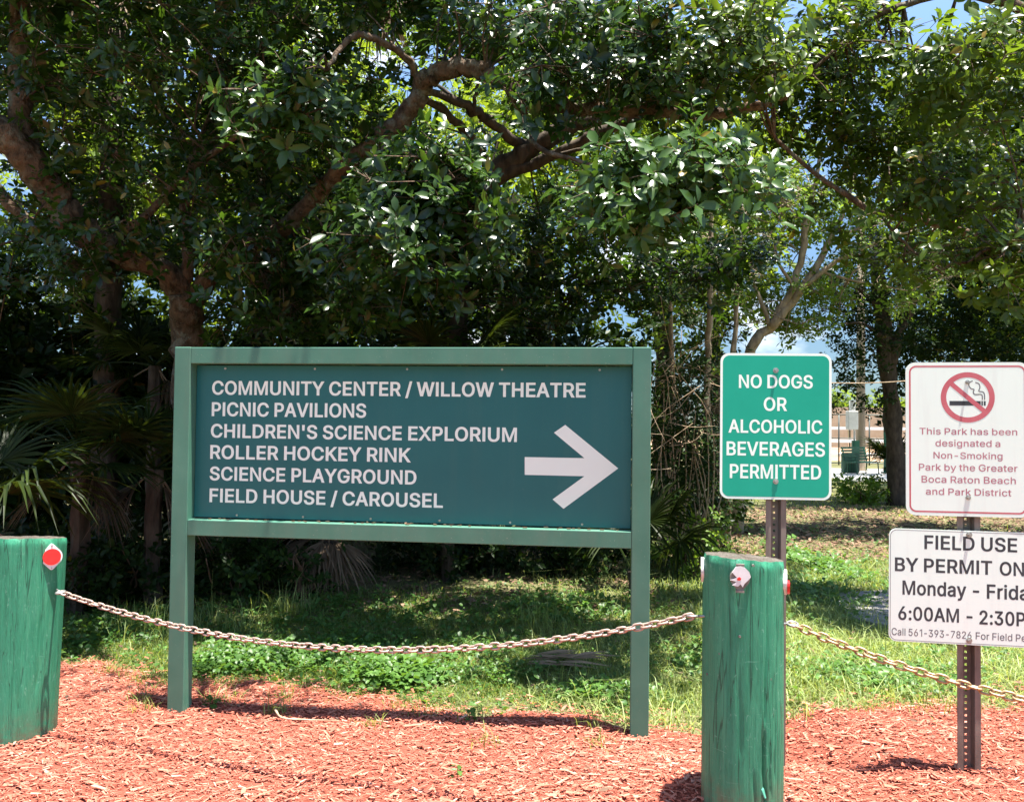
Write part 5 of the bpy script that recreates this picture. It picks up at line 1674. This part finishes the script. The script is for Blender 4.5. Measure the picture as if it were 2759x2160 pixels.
# ================================================================== BUSHES
def bush(name, label, px, py0, py1, d, rx, n, size, leaf, tint0=.4, group='bushes under the trees', detail=0, cat='bush', k=6, rd=.6, stems=9, width=.55):
    """py0 top, py1 foot"""
    bb = gpt(px, d)
    tt = thing(name, label, cat, bb, group)
    s_ = d * K / FPX
    top = P(px, py0, d)
    h = top[2] - bb[2]
    sm_, cm = MB(), MB()
    for _ in range(stems):
        e_ = bb + np.array([rng.normal(0, rx * s_ * .4), rng.normal(0, rd * .4), h * rng.uniform(.5, .95)])
        limb(sm_, [bb + rng.normal(0, .06, 3) * [1, 1, 0] - [0, 0, .05], (bb + e_) / 2 + rng.normal(0, .08, 3), e_], [.014, .01, .004], 5)
    wbuild(sm_, 'stems', MAT['twig_brown'], tt, True)
    cc, pts, idx = clumps(bb + [0, 0, h * .5], (rx * s_, rd, h * .52), n, 8, .11)
    keep = pts[:, 2] > gz(pts[:, 0], pts[:, 1]) + .03
    pts, idx = pts[keep], idx[keep]
    shoot = unit(pts - cc[idx]) * .7 + np.array([0, -.35, .7]) + rng.normal(0, .4, pts.shape)
    rosettes(cm, pts, shoot, k, size, size * width, detail, .12, tint0=tint0)
    wbuild(cm, 'foliage', leaf, tt, detail == 1)
    return tt


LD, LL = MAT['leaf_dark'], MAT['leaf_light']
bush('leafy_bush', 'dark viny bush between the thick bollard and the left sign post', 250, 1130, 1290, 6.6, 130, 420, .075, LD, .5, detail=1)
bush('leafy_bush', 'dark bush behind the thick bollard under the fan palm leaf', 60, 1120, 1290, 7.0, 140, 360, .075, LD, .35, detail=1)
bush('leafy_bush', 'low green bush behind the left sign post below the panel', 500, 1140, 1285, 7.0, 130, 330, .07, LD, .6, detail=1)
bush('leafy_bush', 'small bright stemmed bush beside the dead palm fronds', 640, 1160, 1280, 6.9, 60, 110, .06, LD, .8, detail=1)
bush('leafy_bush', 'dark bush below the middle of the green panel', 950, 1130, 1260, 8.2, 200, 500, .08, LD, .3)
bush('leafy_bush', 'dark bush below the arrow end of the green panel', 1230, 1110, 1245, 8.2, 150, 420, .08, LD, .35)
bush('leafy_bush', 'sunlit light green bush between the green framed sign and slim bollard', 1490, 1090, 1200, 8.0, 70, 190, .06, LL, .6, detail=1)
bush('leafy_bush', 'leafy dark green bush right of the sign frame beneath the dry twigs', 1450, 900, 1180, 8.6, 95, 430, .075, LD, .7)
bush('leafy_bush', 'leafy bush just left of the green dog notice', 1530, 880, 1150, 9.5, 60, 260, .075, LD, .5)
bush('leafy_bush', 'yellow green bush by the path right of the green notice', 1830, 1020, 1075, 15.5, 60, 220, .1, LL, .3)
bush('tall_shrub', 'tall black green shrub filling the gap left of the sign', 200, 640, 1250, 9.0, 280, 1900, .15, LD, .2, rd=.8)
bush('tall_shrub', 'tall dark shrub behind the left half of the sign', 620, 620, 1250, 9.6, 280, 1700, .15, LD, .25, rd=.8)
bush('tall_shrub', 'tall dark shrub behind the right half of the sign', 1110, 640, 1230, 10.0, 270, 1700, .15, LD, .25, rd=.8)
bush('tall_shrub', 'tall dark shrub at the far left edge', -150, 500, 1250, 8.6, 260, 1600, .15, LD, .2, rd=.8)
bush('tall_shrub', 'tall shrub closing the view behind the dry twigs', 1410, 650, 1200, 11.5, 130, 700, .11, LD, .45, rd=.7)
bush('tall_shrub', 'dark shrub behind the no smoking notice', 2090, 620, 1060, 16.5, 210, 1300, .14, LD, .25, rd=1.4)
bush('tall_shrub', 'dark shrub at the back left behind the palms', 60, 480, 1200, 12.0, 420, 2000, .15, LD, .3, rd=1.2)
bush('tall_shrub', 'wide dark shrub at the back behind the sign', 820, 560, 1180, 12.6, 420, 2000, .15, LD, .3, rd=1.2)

# dry tangle of twigs right of the sign
bb = gpt(1450, 7.9)
dt = thing('dry_bush', 'tangle of bare dry twigs against the right edge of the green framed sign', 'dry bush', bb)
tw, lf = MB(), MB()
for _ in range(85):
    a_ = P(rng.uniform(1395, 1530), rng.uniform(760, 1000), rng.uniform(7.4, 8.6))
    dv_ = np.array([rng.normal(0, .35), rng.normal(0, .2), rng.normal(-.05, .28)])
    tw.tube(curve_pts([a_, a_ + dv_ * .5 + rng.normal(0, .05, 3), a_ + dv_], 6), np.linspace(.004, .0015, 6), 4, 0, False)
for _ in range(26):
    a_ = P(rng.uniform(1400, 1520), rng.uniform(1120, 1180), 8.0)
    e_ = P(rng.uniform(1400, 1540), rng.uniform(770, 950), rng.uniform(7.5, 8.5))
    tw.tube(curve_pts([a_, (a_ + e_) / 2 + rng.normal(0, .1, 3), e_], 8), np.linspace(.009, .003, 8), 5, 0, False)
wbuild(tw, 'twigs', MAT['twig'], dt)
c = P(1460, 900, 8.0)
cc, pts, idx = clumps(c, (.36, .4, .85), 900, 6, .1)
rosettes(lf, pts, pts - cc[idx] + [0, -.2, .5], 5, .055, .028, 0, .1, tint0=.85)
wbuild(lf, 'foliage', LD, dt)

# ================================================================== PALMS
def frond(mb, hub, direction, length, petiole, nseg=30, fan=2.1, droop=.35, split=.55, width=.03, tint0=.45, up=None):
    """fan leaf: petiole from hub, blade of pleated segments"""
    direction = unit(np.asarray(direction, float))
    p0 = np.asarray(hub, float)
    p1 = p0 + direction * petiole + np.array([0, 0, -.06 * petiole])
    mb.tube(curve_pts([p0, (p0 + p1) / 2 + [0, 0, .05 * petiole], p1], 6), np.linspace(.011, .007, 6), 5, 0, False)
    upv = np.array([0, 0, 1.0]) if up is None else unit(np.asarray(up, float))
    side = unit(np.cross(direction, upv))
    nrm = np.cross(side, direction)
    a = np.linspace(-fan, fan, nseg) + rng.normal(0, .025, nseg)
    L = length * (1 - .25 * (np.abs(a) / fan) ** 2) * rng.uniform(.88, 1.08, nseg)
    for ai, Li in zip(a, L):
        d = direction * math.cos(ai) + side * math.sin(ai) + nrm * .12 * math.cos(ai)
        s_ = unit(np.cross(d, nrm))
        dr = droop * rng.uniform(.6, 1.5)
        tw_ = rng.normal(0, .02, 3)
        ts = (0, .3, .6, .82, 1.0)
        ws = (.25, 1.0, .85, .5, .05)
        V = []
        for t, w in zip(ts, ws):
            c = p1 + d * Li * t + np.array([0, 0, -1.0]) * dr * Li * max(0, t - .25) ** 2 + tw_ * t * t
            w_ = width * w * .5
            V += [c + s_ * w_ + nrm * w_ * .5, c - nrm * w_ * .2, c - s_ * w_ + nrm * w_ * .5]
        q = []
        for k in range(4):
            q += [[3 * k, 3 * k + 1, 3 * k + 4, 3 * k + 3], [3 * k + 1, 3 * k + 2, 3 * k + 5, 3 * k + 4]]
        mb.add(V, np.array(q), np.full(15, np.clip(tint0 + rng.normal(0, .18), 0, 1)))


def palmetto(label, hub, fronds, dead, group='fan palms under the trees', stem=.06, length=.55, wid=.028):
    bb = G(hub[0], hub[1])
    root = thing('fan_palm', label, 'palm', bb, group)
    tk = MB()
    tk.tube(curve_pts([bb - [0, 0, .05], (bb + hub) / 2 + rng.normal(0, .03, 3), hub], 8), np.linspace(stem * 1.2, stem, 8), 9, .15)
    wbuild(tk, 'stem', MAT['bark_dark'], root)
    for f in fronds:
        mb = MB()
        frond(mb, hub, f[0], f[1] if len(f) > 1 else length, f[2] if len(f) > 2 else .45, 30, f[4] if len(f) > 4 else 2.0, f[3] if len(f) > 3 else .4, width=wid)
        wbuild(mb, 'frond', MAT['palm'], root)
    for f in dead:
        mb = MB()
        frond(mb, hub, f[0], f[1] if len(f) > 1 else length, f[2] if len(f) > 2 else .3, 20, .9, .5, width=wid * .8, tint0=f[3] if len(f) > 3 else .45)
        o = wbuild(mb, 'dead_frond', MAT['palm_dead'], root)
    return root


def rf_(n, z=(.0, .9), back=-.1):
    out = []
    for k in range(n):
        a = k * 2.4 + rng.uniform(-.3, .3)
        out.append(([math.cos(a), math.sin(a) * .8 + back, rng.uniform(*z)], rng.uniform(.45, .62), rng.uniform(.3, .6)))
    return out


def rdead(n, t=.4):
    return [([math.cos(a), math.sin(a) * .6 - .3, rng.uniform(-1.6, -.5)], rng.uniform(.4, .6), rng.uniform(.15, .3), t) for a in np.linspace(0, 6.0, n) + rng.uniform(0, 1)]


h = P(-60, 1080, 5.3)
palmetto('low fan palm with a broad lit leaf drooping just above the thick bollard', h, [([.8, -.35, .3], .8, .38, .85, 1.9), ([.75, .1, .5], .7, .4, .7, 1.8), ([-.9, -.1, .4], .55, .3, .5), ([-.5, -.6, .2], .5, .35, .7), ([.6, .5, .6], .5, .4), ([.1, .7, .9], .5, .4)], [([.4, -.3, -.9], .4, .1)])
h = P(170, 960, 6.3)
palmetto('fan palm with ragged dark fronds at the left edge of the picture', h, rf_(10, (-.3, 1.0)), rdead(3, .1))
h = P(330, 1000, 6.6)
palmetto('fan palm with brown hanging fronds close to the left sign post', h, rf_(8, (0, 1.0)), rdead(3, .2))
h = P(700, 1130, 7.3)
palmetto('fan palm with a skirt of dry brown fronds below the panel', h, rf_(7, (.1, 1.0)), [([-.8, -.3, -.35], .55, .15, .55), ([-.3, -.6, -.7], .55, .12, .6), ([.2, -.5, -.9], .45, .12, .5), ([.05, -.4, -1.2], .4, .1, .7), ([.6, -.4, -.6], .5, .12, .4), ([-1, -.2, -.1], .5, .15, .4), ([-.6, -.4, -1.0], .5, .1, .3)])
h = P(960, 800, 7.8)
palmetto('fan palm with dark spiky fronds rising above the middle of the sign', h, rf_(9, (.1, 1.3)), rdead(3, .4))
h = P(1345, 1215, 7.0)
palmetto('fan palm with fronds poking out past the right sign post', h, [([.55, -.1, .85], .65, .55, .9, 1.2), ([.35, .3, .9], .6, .5), ([-.4, .5, .8], .5, .4), ([.1, .7, .8], .5, .4), ([.75, .0, .5], .6, .5, .9)], [], stem=.04)
h = P(1180, 830, 8.6)
palmetto('fan palm with blackish fronds above the right half of the sign', h, rf_(9, (.1, 1.2)), rdead(3, .3))
h = P(330, 780, 8.0)
palmetto('fan palm in deep shade above the left sign post', h, rf_(9, (.1, 1.2)), rdead(3, .2))
h = P(1905, 985, 17.5)
palmetto('sunlit yellowish fan palm beside the dark trunk near the bench', h, rf_(9, (-.2, 1.1)), [], length=.8)
# cabbage palms with hanging skirts, top left
for (px, d, lab, offs) in ((235, 8.6, 'tall palm with a hanging brown skirt at the upper left', ((150, 30), (260, 60), (200, 20))), (560, 9.2, 'tall palm with shaggy dry fronds behind the left limbs', ((520, 30), (600, 60), (800, 60), (850, 40)))):
    bb = gpt(px, d)
    root = thing('cabbage_palm', lab, 'palm', bb, 'tall palms among the trees')
    tk = MB()
    limb(tk, [bb - [0, 0, .1], P(px - 5, 800, d), P(px + 5, 400, d), P(px, -60, d)], [.15, .13, .13, .12], 10)
    wbuild(tk, 'trunk', MAT['bark_dark'], root, True)
    for (qx, qy) in offs:
        hb = P(qx, qy - 130, d - .5)
        for _ in range(2):
            mb = MB()
            frond(mb, hb, [rng.normal(0, .25), rng.normal(-.2, .2), -1], .75, .25, 24, .6, .2, width=.022, tint0=.5)
            wbuild(mb, 'dead_frond', MAT['palm_dead'], root)

# ================================================================== SMALL THINGS ON THE GROUND
bb = G(*P(1180, 1415, 4.95)[:2])
fd = thing('dead_palm_frond', 'dry pale palm frond lying flat on the grass below the sign', 'palm frond', bb)
mb = MB()
for k in range(16):
    a = rng.normal(0, .22)
    st = bb + [rng.uniform(-.22, .1), rng.normal(0, .05), .05 + rng.uniform(0, .05)]
    L_ = rng.uniform(.18, .42)
    dv_ = np.array([math.cos(a), math.sin(a) - .12, rng.normal(.0, .05)])
    s_ = np.array([-dv_[1], dv_[0], .1])
    w_ = rng.uniform(.008, .02)
    V = [st - s_ * w_ * .4, st + s_ * w_ * .4, st + dv_ * L_ * .5 + s_ * w_ * .5 + [0, 0, .015], st + dv_ * L_ * .5 - s_ * w_ * .5 + [0, 0, .006], st + dv_ * L_]
    mb.add(V, [np.array([[0, 1, 2, 3]]), np.array([[3, 2, 4]])], np.full(5, rng.uniform(.4, 1)))
wbuild(mb, 'blade', MAT['palm_dead'], fd)
for (px, py, s, lab) in ((447, 1500, .055, 'little green seedling beside the left sign post foot'), (1000, 1527, .05, 'little green seedling in the mulch below the sign'), (975, 1640, .03, 'tiny pale sprout in the open mulch')):
    d = 1.5 * FPX / K / (py - 897)
    q = P(px, py, d)
    q = G(q[0], q[1])
    sd = thing('seedling', lab, 'seedling', q, 'seedlings in the mulch')
    a_, b_ = MB(), MB()
    a_.tube(np.array([q, q + [0, 0, .05]]), .0018, 5)
    wbuild(a_, 'stem', MAT['weed'], sd)
    rosettes(b_, np.array([q + [0, 0, .05], q + [.01, 0, .035]]), np.array([[0, -.2, 1.], [.2, -.3, 1]]), 4, s, s * .55, 1, .1, (1, 1.5), .4)
    wbuild(b_, 'leaves', MAT['weed'], sd, True)
q = P(600, 1515, 4.1)
q = G(q[0], q[1]) + [0, 0, .02]
mb = MB()
mb.tube(curve_pts([[-.05, .06, .03], [0, 0, .01], [.12, -.02, .008], [.3, -.03, .01]], 10), np.linspace(.007, .003, 10), 6)
o = mb.build('fallen_twig', MAT['twig'], None, True)
o.location = q
tag(o, 'thin dry twig lying on the mulch right of the left sign post', 'twig')

# ================================================================== FAR THINGS BEYOND THE PATH
conc = simple('pale_concrete', (.42, .40, .37), (.55, .53, .5), .8, .9, .2)
V, F = grid_sheet(9.0, 26, 18, 21.5, 27.5, 8, .012)
tag(MB().add(V, F).build('walkway', conc, None), kind='structure')
dirt = simple('ball_field_dirt', (.28, .18, .11), (.38, .26, .17), .5, .95, .1)
V, F = grid_sheet(8, 80, 40, 33, 70, 20, .015)
tag(MB().add(V, F).build('ball_field', dirt, None), kind='structure')
pole_mat = simple('grey_wood_pole', (.20, .16, .12), (.36, .30, .23), 6, .9, .2, .4, (1, 1, .15))
box_mat = simple('grey_box', (.42, .42, .4), (.52, .52, .5), 9, .5, .4)
dkgreen = simple('dark_green_plastic', (.008, .06, .035), (.014, .085, .05), 15, .5, .4)
green_metal = simple('green_metal', (.01, .09, .055), (.02, .12, .08), 15, .4, .4)
# utility pole
pb = G(*P(1834, 900, 26.2)[:2])
up_ = thing('utility_pole', 'grey timber utility pole with a meter box beyond the path', 'utility pole', pb)
mb = MB()
mb.tube(np.array([pb - [0, 0, .3], pb + [0, 0, 4], pb + [.03, 0, 9.5]]), [.15, .135, .11], 14)
wbuild(mb, 'pole', pole_mat, up_, True)
mb = MB().box(pb + [-.52, -.3, 1.35], pb + [-.20, -.05, 1.95])
bevel(wbuild(mb, 'meter_box', box_mat, up_), .02)
mb = MB()
mb.tube(np.array([pb + [-.25, -.12, .2], pb + [-.25, -.12, 1.36]]), .03, 8)
mb.tube(np.array([pb + [-.3, -.1, 1.95], pb + [-.3, -.1, 2.3]]), .09, 8)
wbuild(mb, 'conduit', box_mat, up_)
mb = MB().box(pb + [-.34, -.2, .35], pb + [-.12, -.1, 1.0])
wbuild(mb, 'switch_box', dkgreen, up_)
# trash bin
tb = G(*P(1812, 900, 25.2)[:2])
bn_ = thing('trash_bin', 'dark green slatted trash bin beside the bench', 'trash bin', tb)
mb = MB()
for k in range(22):
    a = k * 2 * math.pi / 22
    M = Matrix.Translation(Vector(tb + [.26 * math.cos(a), .26 * math.sin(a), 0])) @ Matrix.Rotation(a, 4, 'Z')
    mb.box((-.008, -.028, .03), (.008, .028, .56), M)
wbuild(mb, 'slats', dkgreen, bn_)
mb = MB()
mb.tube(np.array([tb + [0, 0, .02], tb + [0, 0, .5]]), .235, 24)
wbuild(mb, 'liner', simple('black_liner', (.01, .012, .01), (.02, .022, .02), 9), bn_)
mb = MB()
mb.tube(np.array([tb + [0, 0, .55], tb + [0, 0, .59]]), .28, 24)
wbuild(mb, 'rim', dkgreen, bn_)
# bench
bp = G(*P(1838, 900, 24.6)[:2])
be = thing('park_bench', 'dark green slatted park bench on the pale walkway', 'bench', bp)
be.rotation_euler = (0, 0, R(28))


def bpart(nm, fn):
    mb = MB()
    fn(mb)
    return mb.build(nm, dkgreen, be)


bpart('seat', lambda mb: [mb.box((-.55, -.2 + k * .09, .36), (.55, -.13 + k * .09, .385)) for k in range(5)])
bpart('backrest', lambda mb: [mb.box((-.55, .24 + k * .025, .42 + k * .085), (.55, .262 + k * .025, .485 + k * .085)) for k in range(5)])
for s in (-1, 1):
    bpart('leg', lambda mb: (mb.tube(np.array([[s * .48, -.2, 0], [s * .48, -.17, .36], [s * .48, .22, .36]]), .02, 8), mb.tube(np.array([[s * .48, .26, 0], [s * .48, .22, .36], [s * .48, .36, .82]]), .02, 8)))
    bpart('armrest', lambda mb: mb.tube(curve_pts([[s * .52, -.2, .36], [s * .52, -.22, .56], [s * .52, .0, .58], [s * .52, .28, .56]], 10), .016, 8))
# green lamp post / gate post
lp = G(*P(1887, 900, 25.0)[:2])
gp_ = thing('green_post', 'tall thin green metal post between the bench and the sunlit fan palm', 'post', lp)
mb = MB()
mb.tube(np.array([lp - [0, 0, .2], lp + [0, 0, 2.9]]), .06, 12)
wbuild(mb, 'shaft', green_metal, gp_, True)
mb = MB()
mb.tube(np.array([lp, lp + [0, 0, .06]]), .13, 12)
mb.tube(np.array([lp + [0, 0, 2.9], lp + [0, 0, 2.96]]), [.07, .03], 12)
wbuild(mb, 'base_plate', green_metal, gp_, True)
# chain link fence of the field
f0, f1 = P(1690, 900, 30), P(2080, 900, 30)
fb = G(f0[0], f0[1])
fe = thing('field_fence', 'open post and rail fence along the ball field beyond the bench', 'fence', fb)
fm = simple('dark_fence_metal', (.05, .06, .055), (.1, .11, .1), 20, .5, .4, 0, None, .5)
for k in range(13):
    q = f0 + (f1 - f0) * k / 12
    mb = MB()
    mb.tube(np.array([[q[0], q[1], -.1], [q[0], q[1], 1.9]]), .028, 8)
    wbuild(mb, 'post', fm, fe, True)
for z in (.08, 1.0, 1.88):
    mb = MB()
    mb.tube(np.array([[f0[0], f0[1], z], [f1[0], f1[1], z]]), .02, 8)
    wbuild(mb, 'rail', fm, fe, True)
# pale tiered concrete ledges and tan screen past the fence
led = simple('white_concrete', (.6, .58, .55), (.74, .72, .7), 3, .8, .2)
w0 = np.array([19.0, 38.0, 0])
bl_ = thing('bleachers', 'long white tiered ledges past the field fence', 'bleachers', w0)
for k in range(3):
    mb = MB().box(w0 + [-5, k * 1.2, .02 + k * .62], w0 + [14, k * 1.2 + .55, .16 + k * .62])
    wbuild(mb, 'bench_row', led, bl_)
    for xx in (-4.5, 1.5, 7.5, 13.3):
        mb = MB().box(w0 + [xx, k * 1.2 + .1, -.05], w0 + [xx + .2, k * 1.2 + .4, .02 + k * .62])
        wbuild(mb, 'support', led, bl_)
s0 = np.array([24.0, 50.0, 0])
sc_ = thing('wind_screen', 'tan wind screen fence across the back of the ball field', 'fence', s0)
scm = simple('tan_mesh_fabric', (.30, .24, .17), (.4, .33, .25), 2, .9, .2)
for k in range(8):
    x = -8 + k * 5
    mb = MB().box(s0 + [x + .08, 0, .1], s0 + [x + 4.92, .02, 2.6])
    wbuild(mb, 'screen', scm, sc_)
    mb = MB()
    mb.tube(np.array([s0 + [x, 0, -.2], s0 + [x, 0, 3.0]]), .06, 8)
    wbuild(mb, 'post', fm, sc_, True)
# thin pale cable between the two notices
ca, cb = P(1700, 812, 9.0), P(2150, 775, 9.6)
mb = MB()
t = np.linspace(0, 1, 24)
pts = (1 - t)[:, None] * ca + t[:, None] * cb
pts[:, 2] -= .10 * 4 * t * (1 - t)
mb.tube(pts - ca, .006, 6)
o = mb.build('hanging_cable', MAT['twig'], None, True)
o.location = ca
tag(o, 'thin pale cable stretched across the gap between the two notices', 'cable')
